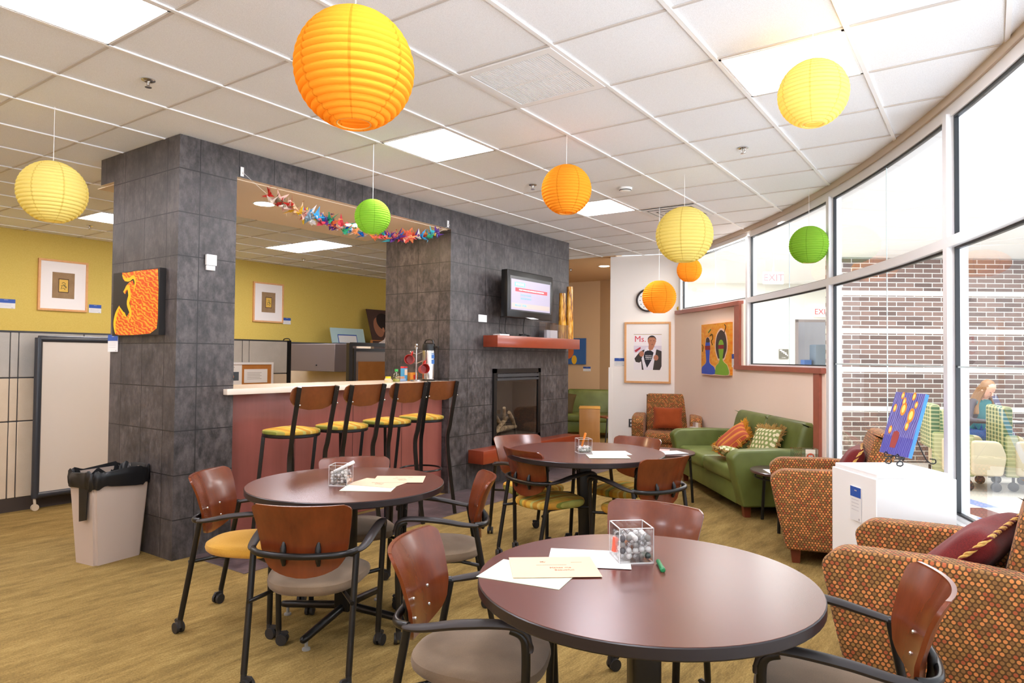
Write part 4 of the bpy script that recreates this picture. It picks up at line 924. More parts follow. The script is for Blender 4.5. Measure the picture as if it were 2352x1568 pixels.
for k in range(NCR):
    i = s0+int((s1-s0)*k/(NCR-1)); p = gp[min(i, total-1)]; c_ = random.choice(zone[min(5, int(k/NCR*6))]); key = (c_, random.randint(0, 1))
    if key not in cache: cache[key] = crane_mesh(key[1]).build('paper_crane', pm[c_], t, weld=False, recalc=False); ob = cache[key]
    else: ob = cache[key].copy(); COL.objects.link(ob); ob.parent = t
    a = random.uniform(0, 2*PI); ob.location = p+Vector((random.uniform(-.01, .01), random.uniform(-.022, .022), random.uniform(-.035, .02))); ob.rotation_euler = (random.uniform(-1, 1), random.uniform(-1.2, 1.2), a); ob.scale = [random.uniform(1.15, 1.55)]*3

# ------------------------------------------------------------------ things on the counter
ZC = 1.165
t = thing('vacuum_airpot', 'tall steel airpot with black pump lid at the right end of the counter', 'airpot', (3.70, 1.19, ZC), .2); t.scale = (1.1, 1.1, 1.1)
MB().lathe([(0, 0), (.062, 0), (.064, .012), (.06, .018)], 32).build('base_ring', M['black'], t); MB().lathe([(.061, .016), (.062, .03), (.062, .27), (.060, .285)], 40).build('steel_body', M['chrome'], t)
MB().lathe([(.061, .285), (.062, .32), (.058, .345), (.03, .356), (0, .356)], 32).build('pump_lid', M['black'], t); MB().rbox(-.012, .012, -.105, -.05, .305, .33, .005).build('spout', M['black'], t)
MB().tube(smooth_path([(-.0, .05, .35), (.0, .03, .385), (0, -.03, .385), (0, -.05, .35)], 5), .007, 8).build('handle', M['black'], t)
lb = MB(); 
for z0_, z1_ in ((.16, .20), (.21, .245), (.25, .258)): lb.grid(lambda u, v, a=z0_, b=z1_: Vector((.0627*math.cos(-2.2+u*.55), .0627*math.sin(-2.2+u*.55), a+(b-a)*v)), 8, 1)
lb.build('blue_label', flat('#3d6fb4', .5), t)
t = thing('mug_tree', 'steel mug tree on the counter holding red mugs', 'mug rack', (3.49, 1.17, ZC)); MB().lathe([(0, 0), (.06, 0), (.06, .016), (.015, .022), (0, .022)], 28).build('base', M['steel'], t); MB().cyl((0, 0, .02), (0, 0, .33), .007, n=12).build('pole', M['steel'], t); MB().lathe([(0, .325), (.016, .325), (.018, .345), (.013, .35), (.018, .36), (.016, .378), (0, .38)], 16).build('finial', M['steel'], t)
for a, z in ((2.9, .27), (-.25, .27), (-1.4, .18), (1.6, .18)): MB().tube([(0, 0, z), (.075*math.cos(a), .075*math.sin(a), z+.028)], .005, 8).build('peg', M['steel'], t)
def mug(loc, rot, lab):
    t = thing('red_mug', lab, 'mug', loc, 0, 'red mugs on the mug tree'); t.rotation_euler = rot; t.scale = (1.22, 1.22, 1.22)
    MB().lathe([(.0, 0), (.030, 0), (.036, .01), (.040, .095), (.037, .095), (.033, .012), (0, .008)], 28).build('cup', M['red'], t); MB().tube(smooth_path([(.037, 0, .078), (.062, 0, .075), (.066, 0, .045), (.040, 0, .02)], 5), .0055, 8).build('handle', M['red'], t)
mug((3.44, 1.20, ZC+.215), (R(80), R(-70), R(-45)), 'upper red mug hanging on the left peg, its mouth facing the room'); mug((3.50, 1.10, ZC+.12), (R(50), R(-80), R(8)), 'lower red mug hanging tilted in front of the mug tree')
o = MB().rbox(-.035, .035, -.02, .02, 0, .13, .003).build('salt_carton', flat('#4a9fd0', .5)); place(o, (3.47, 1.32, ZC), .2); tag(o, 'light blue carton with red lid behind the mug tree', 'carton')
o2 = MB().rbox(-.035, .035, -.021, .021, .13, .148, .003).build('lid', flat('#d8383c', .5), o); o3 = MB().box(-.02, .03, -.0215, -.020, .06, .12).build('pale_panel', flat('#ecd9c0', .6), o)
o = MB().rbox(-.06, .06, -.025, .025, 0, .085, .004).build('snack_packet', flat('#d88a28', .5)); place(o, (3.58, 1.31, ZC), .1); tag(o, 'orange and red snack packet behind the mug tree', 'packet'); MB().box(-.01, .05, -.027, -.024, .02, .06).build('red_patch', flat('#c42a20', .5), o)
t = thing('juice_bottle', 'small clear bottle with green cap on the counter', 'bottle', (3.21, 1.17, ZC)); MB().lathe([(0, 0), (.036, 0), (.038, .01), (.038, .045), (.028, .075), (.014, .095), (.013, .105)], 24).build('bottle', m_glass('bottle_plastic', (.80, .84, .66), 1.5), t); MB().lathe([(0, .102), (.017, .102), (.017, .125), (0, .126)], 16).build('cap', flat('#36a850', .4), t); MB().lathe([(0, .004), (.034, .004), (.034, .03), (0, .03)], 20).build('contents', flat('#b8b060', .4), t)
t = thing('spice_jar', 'squat jar with yellow lid at the left of the counter things', 'jar', (3.07, 1.14, ZC)); MB().lathe([(0, 0), (.034, 0), (.036, .01), (.034, .032), (.024, .04)], 20).build('jar', flat('#d8c4a0', .2), t); MB().lathe([(0, .036), (.026, .036), (.026, .056), (0, .057)], 18).build('lid', flat('#f0cc20', .4), t)
o = MB().rbox(-.05, .05, -.03, .03, 0, .028, .003).build('tea_box', flat('#8fa6c4', .5)); place(o, (3.34, 1.24, ZC), .1); tag(o, 'pale blue tea box between the bottle and the carton', 'box'); MB().rbox(-.04, .03, -.028, .028, .028, .05, .003).build('tan_lid', flat('#b98a6a', .6), o)
o = MB().lathe([(0, 0), (.022, 0), (.026, .05), (.024, .05), (.02, .003), (0, .003)], 20).build('glass_tumbler', m_glass('tumbler_glass', (.92, .92, .92), 1.5)); place(o, (3.13, 1.19, ZC)); tag(o, 'small clear tumbler between the yellow lidded jar and the green capped bottle', 'glass')

# ------------------------------------------------------------------ armchairs and sofas
def rprof(pts, r=.05, n=5):
    out = []
    N = len(pts)
    for i in range(N):
        p = Vector(pts[i][:2]); rr = pts[i][2] if len(pts[i]) > 2 else 0
        a = Vector(pts[i-1][:2]); b = Vector(pts[(i+1) % N][:2])
        if rr <= 0: out.append(tuple(p)); continue
        d1 = (a-p).normalized(); d2 = (b-p).normalized(); s, e = p+d1*rr, p+d2*rr
        for k in range(n+1):
            t_ = k/n; out.append(tuple(s*(1-t_)**2+p*2*t_*(1-t_)+e*t_**2))
    return out
def make_lounge(name, width, fabric, uv=True, aw=.13, seats=1, arm_h=.645, back_h=.92, depth=.80, legm=None):
    # local: forward +x, origin on the floor under the middle
    t = thing(name, 'x', 'armchair'); hw = width/2; f = depth/2; b = -depth/2
    side = rprof([(b+.06, .10, .02), (f-.11, .10, .02), (f-.045, .36), (f, arm_h-.06, .033), (f-.065, arm_h, .04), (0, arm_h+.012), (b+.10, arm_h, .05), (b+.04, .40)])
    for sg in (-1, 1):
        lo, hi = sorted((sg*(hw-aw), sg*hw)); MB().prism(side, lo, hi, 'y', bevel=.022, seg=3).build('arm', fabric, t, uv=uv)
    MB().rbox(b+.10, f-.10, -hw+aw-.005, hw-aw+.005, .10, .30, .02, 2).build('base', fabric, t, uv=uv)
    backp = rprof([(b+.07, .30), (b+.25, .30), (b+.13, back_h-.06, .05), (b+.09, back_h, .035), (b-.0, back_h-.01, .035), (b-.01, back_h-.10, .03), (b+.05, .35)])
    iw = hw-aw-.003; sw = 2*iw/seats
    for k in range(seats):
        y0 = -iw+k*sw; mb = MB(); mb.rbox(b+.19, f-.065, y0+.002, y0+sw-.002, .285, .425, .045, 4); mb.build('seat_cushion', fabric, t, uv=uv)
        mb = MB(); mb.prism(backp, y0+.001, y0+sw-.001, 'y', bevel=.04, seg=4); mb.build('back_cushion', fabric, t, uv=uv)
    if seats == 1:
        pass
    for sx in (b+.14, f-.17):
        for sg in (-1, 1):
            MB().prism([(sx-.028, 0), (sx+.022, 0), (sx+.035, .105), (sx-.035, .105)], sg*(hw-.09)-.028, sg*(hw-.09)+.028, 'y').build('leg', M['legwood'], t)
    return t
ga = 'dotted tub armchairs'
ac = make_lounge('armchair', .76, M['dots']); place(ac, (1.835, -3.415, 0), R(87)); tag(ac, 'dotted orange and brown armchair nearest the viewer, at the right edge', group=ga)
dup(ac, None, (3.84, -2.60, 0), R(105), 'dotted orange and brown armchair behind the white pedestal', ga)
far_ = dup(ac, None, (7.34, .07, 0), R(201), 'dotted orange and brown armchair in the far corner under the framed magazine cover', ga); far_.scale = (1.08, 1.2, 1.0)
sf = make_lounge('sofa', 1.98, M['leather'], False, .17, 2, .60, .84, .86); sf['category'] = 'sofa'; place(sf, (5.54, -1.425, 0), R(128)); tag(sf, 'green leather two-seat sofa against the curved wall')
sf2 = dup(sf, None, (9.15, 2.75, 0), R(206), 'green leather sofa seen through the doorway beyond the fireplace')

def pillow(name, w, h, th, m, lab, cat='cushion', loc=(0, 0, 0), rot=(0, 0, 0), trim=None, tm_=None, uv=True, pinch=.06):
    # flat in local xy, thickness along z
    t = thing(name, lab, cat, loc); t.rotation_euler = rot
    def fn(sg):
        def g_(u, v):
            x, y = 2*u-1, 2*v-1; k = max(0, (1-x**4))*max(0, (1-y**4))
            px = w/2*x*(1-pinch*(1-abs(y)**1.5)*abs(x)); py = h/2*y*(1-pinch*(1-abs(x)**1.5)*abs(y))
            return Vector((px, py, sg*th/2*(k**.55)*(1+.06*math.sin(7*x+3*y))))
        return g_
    mb = MB(); mb.grid(fn(1), 18, 18); mb.grid(fn(-1), 18, 18)
    mb.build('cover', m, t, uv=uv)
    n = 60; edge = []
    for k in range(n):
        a = k/n*4; s_, q = int(a), a-int(a); x, y = ((2*q-1, -1), (1, 2*q-1), (1-2*q, 1), (-1, 1-2*q))[s_]
        edge.append(Vector((w/2*x*(1-pinch*(1-abs(y)**1.5)*abs(x)), h/2*y*(1-pinch*(1-abs(x)**1.5)*abs(y)), 0)))
    if trim == 'cord':
        mb = MB(); nn = 240; E_ = [edge[int(i*n/nn) % n].lerp(edge[(int(i*n/nn)+1) % n], (i*n/nn) % 1) for i in range(nn)]
        for ph, mm in ((0, M['gold']), (2*PI/3, M['gold']), (4*PI/3, M['velvet'])):
            mb.mat(mm); pts = []
            for i, p in enumerate(E_):
                d = (E_[(i+1) % nn]-E_[i-1]).normalized(); o_ = Vector((-d.y, d.x, 0)); a = i*.62+ph
                pts.append(p+o_*.0045*math.cos(a)+Vector((0, 0, .0045*math.sin(a))))
            mb.tube(pts, .0055, 6, closed=True)
        mb.build('cord_trim', None, t)
    if trim == 'fringe':
        mb = MB(); rnd = random.Random(3)
        for i in range(520):
            a = rnd.random()*n; p = edge[int(a)].lerp(edge[(int(a)+1) % n], a % 1); o_ = p.normalized(); q = p+o_*rnd.uniform(.025, .05)+Vector((rnd.uniform(-.02, .02), rnd.uniform(-.02, .02), rnd.uniform(-.022, .022)))
            mb.tube([p-o_*.006, (p+q)/2+Vector((0, 0, rnd.uniform(-.01, .01))), q], [.004, .0045, .003], 4, caps=False)
        mb.build('fringe', tm_, t)
    return t
pillow('throw_pillow', .46, .44, .16, M['velvet'], 'dark red velvet pillow with twisted gold cord on the nearest armchair', loc=(1.85, -3.49, .605), rot=(R(46), R(4), R(165)), trim='cord')
pillow('throw_pillow', .38, .38, .14, M['velvet'], 'dark red velvet pillow with gold cord on the armchair behind the pedestal', loc=(3.88, -2.73, .63), rot=(R(60), 0, R(188)), trim='cord')
pillow('throw_pillow', .40, .31, .12, M['rust'], 'plain rust coloured pillow on the far corner armchair', loc=(7.36, .07, .60), rot=(R(68), 0, R(-69)))
pillow('throw_pillow', .42, .40, .13, M['stripe'], 'rust pillow with yellow stripes and orange fringe on the green sofa', loc=(5.66, -1.34, .555), rot=(R(44), R(16), R(205)), trim='fringe', tm_=M['ofringe'])
pillow('throw_pillow', .40, .30, .12, M['polka'], 'green polka dot pillow with tan fringe leaning on the sofa back', loc=(5.36, -1.76, .60), rot=(R(64), R(-3), R(228)), trim='fringe', tm_=M['fringe'])
pillow('throw_pillow', .36, .34, .10, M['polka'], 'polka dot pillow with tan fringe lying flat under the striped pillow', loc=(5.22, -1.50, .485), rot=(R(14), R(6), R(20)), trim='fringe', tm_=M['fringe'])
pillow('throw_pillow', .46, .40, .13, flat('#4a3a14', .8), 'dark olive pillow on the sofa beyond the doorway', loc=(9.0, 2.75, .62), rot=(R(66), R(12), R(-60)))

# side tables
def side_table(x, y, r, zt, lab):
    t = thing('side_table', lab, 'side table', (x, y, 0), .5, 'small round side tables')
    MB().lathe([(0, zt), (r-.006, zt), (r, zt-.006), (r-.004, zt-.022), (r-.02, zt-.028), (0, zt-.028)], 48).build('tabletop', flat('#4a3030', .3, coat=.4), t)
    for k in range(3):
        a = 2*PI*k/3+.55; c, s = math.cos(a), math.sin(a); MB().tube([(c*(r-.05), s*(r-.05), zt-.03), (c*(r-.02), s*(r-.02), 0)], .013, 10).build('leg', M['blackm'], t)
    MB().tube([((r-.04)*math.cos(a), (r-.04)*math.sin(a), zt-.06) for a in [2*PI*k/32 for k in range(32)]], .008, 6, closed=True).build('rail', M['blackm'], t)
    return t
side_table(4.52, -2.16, .30, .475, 'small round side table between the sofa and the dotted armchair')
side_table(4.82, -.93, .30, .50, 'small round table with magazines in front of the sofa')
side_table(6.86, -.50, .20, .50, 'small round corner table between the far armchair and the sofa')
rect_sheet('paper_sheet', M['paper'], 4.40, -2.10, 30, .21, .16, .4755, 'white sheet on the side table beside the sofa arm')
rect_sheet('magazine', flat('#e8b8b4', .4), 4.80, -.88, 20, .28, .21, .5005, 'pink and white magazine lying under the others on the sofa table')
rect_sheet('magazine', flat('#ece6ea', .4), 4.74, -1.03, -35, .28, .21, .503, 'pale magazine on the edge of the round table before the sofa')
t = thing('leaflet_holder', 'leaflets standing in a low holder on the corner table', 'leaflets', (6.84, -.52, .5005), .9); MB().rbox(-.09, .09, -.04, .04, 0, .05, .004).build('tray', flat('#d9cfc4', .4), t)
for k, c_ in enumerate(('#c7a27a', '#e8dcd0', '#b89a8a')): MB().box(-.08+k*.05, -.02+k*.05, -.02+k*.006, -.015+k*.006, .01, .11).build('leaflet', flat(c_, .6), t)
t = thing('acrylic_holder', 'clear acrylic box holding a card with an orange logo on the sofa side table', 'holder', (4.60, -2.28, .4755), R(-62))
mb = MB()
for q_ in ((-.10, .10, -.05, -.046, 0, .15), (-.10, .10, .046, .05, 0, .19), (-.10, -.096, -.05, .05, 0, .19), (.096, .10, -.05, .05, 0, .19)): mb.box(*q_)
mb.build('wall', m_glass('acrylic2', (.9, .95, .95), 1.6), t)
cd = MB().box(.012, .092, -.0, .002, .01, .18).build('card', flat('#e9d9c4', .6), t); MB().lathe([(.0, 0), (.033, 0), (.033, .001), (0, .001)], 24, mtx=Matrix.Translation((.052, -.001, .115)) @ Matrix.Rotation(PI/2, 4, 'X')).build('orange_logo', flat('#e2572c', .5), t)
mb = MB()
for x_ in (.043, .061): mb.rbox(x_-.008, x_+.008, -.004, -.002, .098, .132, .003, 1)
mb.build('logo_mark', M['paper'], t)
mb = MB(); rnd = random.Random(5)
for k in range(40): mb.ball((rnd.uniform(-.088, .088), rnd.uniform(-.038, .038), rnd.uniform(.008, .028)), .008, 7, 5)
tag(mb.build('small_pebbles', flat('#8a7464', .4), t), kind='stuff')

# ------------------------------------------------------------------ pedestal with canvas on an easel
pa = Vector((2.555, -3.075)); pr_ = Vector((2.845, -3.44)); pl = Vector((2.945, -2.88)); ex = (pr_-pa); ey = (pl-pa)
sq = ((ex.length+ey.length)/2); ex = ex.normalized(); ey = Vector((-ex.y, ex.x)); ey = ey if ey.dot(pl-pa) > 0 else -ey
t = thing('display_pedestal', 'tall white display pedestal with recessed top edge by the windows', 'pedestal', (pa.x, pa.y, 0)); t.matrix_world = Matrix(((ex.x, ey.x, 0, pa.x), (ex.y, ey.y, 0, pa.y), (0, 0, 1, 0), (0, 0, 0, 1)))
MB().rbox(0, sq, 0, sq, 0, .775, .003, 1, smooth=False).build('body', M['white'], t); MB().rbox(.012, sq-.012, .012, sq-.012, .775, .80, .003, 1, smooth=False).build('top_block', M['white'], t)
c0 = pa+ey*.19; label_card(face_mtx((c0.x-ex.x*.002, c0.y-ex.y*.002, .605), (-ey.x, -ey.y, 0), (0, 0, 1)), .105, .19, 'exhibit label on the side of the white pedestal', .30)
ctr = pa+ex*.20+ey*.20
t = thing('display_easel', 'small black wire easel with scrolled feet on the white pedestal', 'easel', (3.02, -3.135, .80), R(42))
EZ = R(17)
def W(pts, nm, r=.0035): return MB().tube(smooth_path(pts, 5), r, 6).build(nm, M['black'], t)
for s_ in (-.05, .05):
    W([(s_, .03, .0), (s_, .01, .012), (s_, .02, .03), (s_, .045, .025), (s_, .045, .008), (s_, .025, .004)], 'scroll_foot'); W([(s_, .045, .02), (s_, .02, .045), (s_, .0, .05), (s_*.3, -.07, .25)], 'upright'); W([(s_, .0, .05), (s_, .045, .045), (s_, .055, .06), (s_, .045, .072), (s_, .035, .062)], 'lip')
W([(-.05, .0, .05), (.05, .0, .05)], 'crossbar'); W([(0, -.07, .25), (0, -.16, .06), (0, -.20, .012), (0, -.235, .01), (0, -.235, .03), (0, -.20, .035)], 'rear_strut')
pmn = NT('purple_swirl_paint'); o = pmn.obj(); w = pmn.n('ShaderNodeTexWave'); w.inputs['Scale'].default_value = 22; w.inputs['Distortion'].default_value = 7; w.inputs['Detail'].default_value = 2
pmn.l(pmn.mapping(o, (1, .35, 1), rot=(0, 0, .2)), w.inputs['Vector']); sep = pmn.n('ShaderNodeSeparateXYZ'); pmn.l(o, sep.inputs[0])
cc_ = pmn.ramp(w.outputs['Fac'], [(0, lin('#443a86')), (.5, lin('#6a62a8')), (1, lin('#8f90c4'))]); pmn.bsdf(pmn.mix(pmn.math('MULTIPLY', pmn.math('LESS_THAN', sep.outputs[1], -.08), .55), cc_, lin('#3a3a9c')), .4)
cv = thing('small_canvas', 'small purple and blue canvas with glowing yellow lanterns on the easel', 'painting')
ux = Vector((math.cos(R(-138)), math.sin(R(-138)), 0)); bk_ = Vector((math.cos(R(-48)), math.sin(R(-48)), 0))
up_ = (Vector((0, 0, 1))*math.cos(EZ)+bk_*math.sin(EZ)).normalized(); base = Vector((3.02, -3.135, .856))-bk_*.012
cv.matrix_world = face_mtx(base+up_*.19, ux, up_)
MB().box(-.125, .125, -.19, .19, -.0, .022).build('canvas', pmn.m, cv); MB().box(.1252, .1262, -.19, .19, 0, .022).box(-.1262, -.1252, -.19, .19, 0, .022).build('blue_edge', flat('#2f7fd0', .4), cv)
for x, y, s_ in ((-.02, .09, 1.5), (.055, .055, 1.6), (.045, -.01, 1), (-.03, .135, .9), (.075, .12, .8), (-.095, .09, .9), (.04, .17, .9), (-.055, .17, .8), (-.085, -.045, .9)):
    q_ = MB().prism([(x+.016*s_*math.cos(a), y+.028*s_*math.sin(a)) for a in [2*PI*k/16 for k in range(16)]], .0222, .0228, 'z').build('painted_lantern', flat('#f0912c', .4), cv)
    MB().prism([(x+.009*s_*math.cos(a), y+.017*s_*math.sin(a)) for a in [2*PI*k/14 for k in range(14)]], .0229, .0233, 'z').build('bright_core', flat('#fbe27a', .4), q_)
MB().prism([(-.05, -.15), (-.005, -.15), (.005, -.09), (.0, -.055), (-.025, -.045), (-.05, -.055), (-.055, -.09)], .0222, .0228, 'z').build('red_figure', flat('#9a3f3a', .5), cv)

# ------------------------------------------------------------------ waste bin
t = thing('waste_bin', 'beige rectangular waste bin with black liner beside the slate pillar', 'bin', (.70, 1.43, 0), R(8)); t.scale = (1, 1, .87)
def frustum(mb, a0, b0, z0, a1, b1, z1):
    lo = [mb.bm.verts.new((sx*a0, sy*b0, z0)) for sx, sy in ((-1, -1), (1, -1), (1, 1), (-1, 1))]; hi = [mb.bm.verts.new((sx*a1, sy*b1, z1)) for sx, sy in ((-1, -1), (1, -1), (1, 1), (-1, 1))]
    for k in range(4): mb._f([lo[k], lo[(k+1) % 4], hi[(k+1) % 4], hi[k]])
    return lo, hi
mb = MB(); lo, hi = frustum(mb, .165, .115, 0, .205, .145, .70); mb._f(lo[::-1]); es = [e for e in mb.bm.edges if abs(e.verts[0].co.z-e.verts[1].co.z) > .3]; bmesh.ops.bevel(mb.bm, geom=es, offset=.02, segments=3, affect='EDGES'); mb.build('bin_body', M['wbin'], t)
mb = MB(); rnd = random.Random(2); N = 72
def rim_pt(a, k): 
    c, s = math.cos(a), math.sin(a); e = .35; return Vector((k*.215*math.copysign(abs(c)**e, c), k*.155*math.copysign(abs(s)**e, s), 0))
rows = []
prof = [(.86, .52), (.90, .62), (.95, .70), (1.0, .722), (1.035, .71), (1.045, .67), (1.03, .625), (1.01, .60)]
for j, (k, z) in enumerate(prof):
    rows.append([mb.bm.verts.new(rim_pt(2*PI*i/N, k*(1+.018*math.sin(i*1.9+j)))+Vector((0, 0, z+.010*math.sin(i*.8+j*.6)+rnd.uniform(-.005, .005)-.02*(j > 5)*(.5+.5*math.sin(i*.35))))) for i in range(N)])
for A, B in zip(rows, rows[1:]):
    for i in range(N): mb._f([A[i], A[(i+1) % N], B[(i+1) % N], B[i]], True)
ln = mb.build('bin_liner', M['bag'], t)
mb = MB(); mb.prism([(-.085, .36), (-.01, .34), (.0, .64), (-.10, .66)], -.215, -.208, 'x'); mb.build('hanging_liner_flap', M['bag'], ln)

# ------------------------------------------------------------------ office cubicles behind the slate wall
def panel(name, lab, x0, x1, y, z1=1.60, segs=(), th=.07, cat='partition'):
    t = thing(name, lab, cat, (0, 0, 0), 0, 'fabric office partitions'); MB().box(x0, x1, y, y+th, .0, .12).build('kick_plate', flat('#3f352e', .6), t)
    xs = [x0]+list(segs)+[x1]
    for a, b in zip(xs, xs[1:]):
        for (z0, z2, m) in ((.12, .80, M['cub']), (.805, 1.19, M['cub']), (1.195, z1-.015, M['cub_top'] if True else M['cub'])): MB().rbox(a+.004, b-.004, y-.004, y+th+.004, z0+.003, z2-.003, .004, 1).build('fabric_tile', m, t)
    MB().box(x0, x1, y-.002, y+th+.002, z1-.015, z1).build('top_cap', M['darkgrey'], t); MB().box(x0+.01, x1-.01, y+.005, y+th-.005, .1, z1-.01).build('core', M['darkgrey'], t); return t
panel('office_partition', 'beige fabric office partition at the left edge of the picture', -1.6, 1.9, 3.56, 1.615, (-.6, .30, .80, .865, 1.4))
panel('office_partition', 'grey fabric office partition seen through the bar opening, with pinned notice board', 2.0, 3.72, 3.56, 1.60, (2.62, 3.10, 3.19))
o = MB().box(3.72, 3.77, 3.55, 3.64, 0, 1.60).build('end_post', M['black'], bpy.data.objects['office_partition.001'])
t = thing('office_partition', 'beige fabric partition behind the grey overhead bin', 'partition', (0, 0, 0), 0, 'fabric office partitions')
for (z0, z2) in ((.0, .8), (.805, 1.18), (1.185, 1.585)): MB().rbox(5.20, 5.27, 3.66, 6.1, z0, z2, .004, 1).build('fabric_tile', M['cub'], t)
MB().box(5.198, 5.272, 3.66, 6.1, 1.585, 1.60).build('top_cap', M['darkgrey'], t)
t = thing('overhead_bin', 'grey overhead storage bin mounted on the partition', 'cabinet', (0, 0, 0)); MB().rbox(4.80, 5.198, 3.95, 4.99, 1.19, 1.585, .006, 1).build('bin_case', M['bin'], t); MB().ball((4.797, 4.34, 1.28), .012, 8, 6).build('lock', M['black'], t)
t = thing('rolling_screen', 'whiteboard screen in dark tube frame standing before the left partition', 'screen', (0, 0, 0)); y = 3.46
mb = MB(); mb.tube([(.985, y, .11), (.985, y, 1.555)], .031, 12).tube([(1.95, y, .11), (1.95, y, 1.555)], .024, 12).tube([(.985, y, 1.545), (1.95, y, 1.545)], .031, 12).tube([(.985, y, .135), (1.95, y, .135)], .03, 12); mb.build('tube_frame', flat('#31343a', .3), t)
q_ = NT('frosted_panel'); sp = q_.n('ShaderNodeSeparateXYZ'); q_.l(q_.obj(), sp.inputs[0]); q_.bsdf(lin('#cfc4b6'), .35); MB().box(1.0, 1.94, y-.012, y+.012, .15, 1.54).build('board', q_.m, t)
for x in (.98, 1.95): MB().cyl((x, y-.03, .03), (x, y+.0, .03), .03, n=16).cyl((x, y-.015, .05), (x, y, .12), .012, n=8).build('caster', flat('#c8b8a0', .4), t)
t = thing('rolling_screen', 'whiteboard screen in dark frame at the right of the bar opening', 'screen', (0, 0, 0)); y = 3.50
mb = MB(); mb.box(4.64, 4.70, y-.03, y+.03, .0, 1.59).box(4.70, 6.0, y-.03, y+.03, 1.55, 1.60).box(4.73, 4.77, y-.02, y+.02, 0, 1.52).box(5.95, 6.0, y-.03, y+.03, 0, 1.55).box(4.77, 5.95, y-.02, y+.02, 1.48, 1.52); mb.build('frame', flat('#2a2522', .35), t)
MB().box(4.77, 5.95, y-.008, y+.008, .15, 1.48).build('board', flat('#a0928a', .4), t)
o = MB().box(4.81, 5.9, y-.05, y-.02, .9, 1.34).build('cork_board', M['cork']); tag(o, 'brown cork board leaning on the framed screen at the right of the opening', 'notice board')
t = thing('notice_board', 'framed cork notice board pinned with papers behind the counter', 'notice board', (0, 0, 0)); y = 3.53
mb = MB(); mb.box(2.4, 3.49, y-.02, y+.02, 1.305, 1.33).box(3.465, 3.49, y-.02, y+.02, .85, 1.305).box(2.4, 2.425, y-.02, y+.02, .85, 1.305).box(2.425, 3.465, y-.02, y+.02, .85, .875); mb.build('frame', M['alum'], t); MB().box(2.425, 3.465, y-.01, y+.015, .875, 1.305).build('cork', M['cork'], t)
t = thing('pinned_flyer', 'flyer with a dark photograph pinned to the notice board', 'flyer', (0, 0, 0)); MB().box(2.75, 3.07, y-.014, y-.012, 1.02, 1.30).build('sheet', M['paper'], t); MB().box(2.80, 3.03, y-.0148, y-.014, 1.12, 1.22).build('photograph', flat('#4a5560', .6), t); MB().ball((2.94, y-.015, 1.165), .026, 10, 6, (1, 1, 1)).build('photographed_face', flat('#c08a70', .7), t)
for k, ln_ in enumerate(('Black & White', 'Photo Show')): text(ln_, .022, M['darkgrey'], t, face_mtx((2.91, y-.0152, 1.275-k*.026), (1, 0, 0), (0, 0, 1)))
t = thing('pinned_note', 'white typed note pinned to the right of the notice board', 'note', (0, 0, 0)); MB().box(3.10, 3.41, y-.014, y-.012, 1.09, 1.25).build('sheet', M['paper'], t)
mb = MB()
for k in range(5): mb.box(3.14, 3.33-.02*(k % 2), y-.0148, y-.014, 1.205-k*.018, 1.210-k*.018)
mb.build('typed_lines', flat('#a9a29c', .7), t)
t = thing('storage_ledge', 'low cabinet against the olive wall carrying the leaned pictures', 'cabinet', (0, 0, 0)); MB().box(5.4, 8.8, 5.93, 6.31, 0, 1.62).build('cabinet_body', M['bin'], t); MB().box(5.38, 8.82, 5.91, 6.312, 1.62, 1.64).build('cabinet_top', M['darkgrey'], t)
t = thing('blue_folder_art', 'pale blue framed card with blue bordered label leaning on the olive wall', 'picture'); t.matrix_world = face_mtx((6.87, 6.05, 1.78), (1, 0, 0), (0, .25, 1))
MB().box(-.39, .39, -.14, .14, 0, .02).build('pale_blue_board', flat('#b4d0d2', .6), t); MB().box(-.25, .20, -.14, .02, .02, .022).build('blue_border', M['blue'], t); MB().box(-.235, .185, -.135, .0, .022, .0235).build('white_panel', M['paper'], t)
t = thing('child_photo', 'large photo print of a child in profile leaning on the olive wall', 'photo'); t.matrix_world = face_mtx((7.75, 6.08, 1.97), (1, 0, 0), (0, .32, 1))
MB().box(-.32, .34, -.33, .36, 0, .015).build('print', flat('#4b3530', .5), t); MB().prism([(-.09+.13*math.cos(a), .0+.20*math.sin(a)) for a in [2*PI*k/20 for k in range(20)]], .015, .0157, 'z').build('child_face', flat('#a06a50', .6), t)
MB().prism([(.06+.18*math.cos(a), .12+.17*math.sin(a)) for a in [2*PI*k/20 for k in range(20)]], .0158, .0164, 'z').build('child_hair', flat('#241a18', .8), t); MB().prism([(-.20, -.33), (.34, -.33), (.34, -.15), (.10, -.10), (-.02, -.25)], .0158, .0164, 'z').build('white_shirt', flat('#e8dcd8', .7), t)
MB().prism([(.02+.03*math.cos(a), -.05+.05*math.sin(a)) for a in [2*PI*k/12 for k in range(12)]], .0165, .017, 'z').build('child_ear', flat('#b57c5e', .6), t)
o = MB().rbox(7.42, 7.68, 5.98, 6.04, 1.64, 1.72, .004).build('cardboard_box', flat('#c0793c', .7)); tag(o, 'small orange-brown box in front of the child photo', 'box')
t = thing('desk_clip', 'black handled clip standing on the top of the far partition', 'clip', (5.235, 5.62, 1.60)); MB().tube(smooth_path([(0, -.08, 0), (0, -.085, .05), (0, -.05, .08), (0, .05, .08), (0, .085, .05), (0, .08, 0)], 5), .009, 8).build('handle', M['black'], t); MB().rbox(-.03, .03, -.08, .08, 0, .028, .008).build('body', M['black'], t)

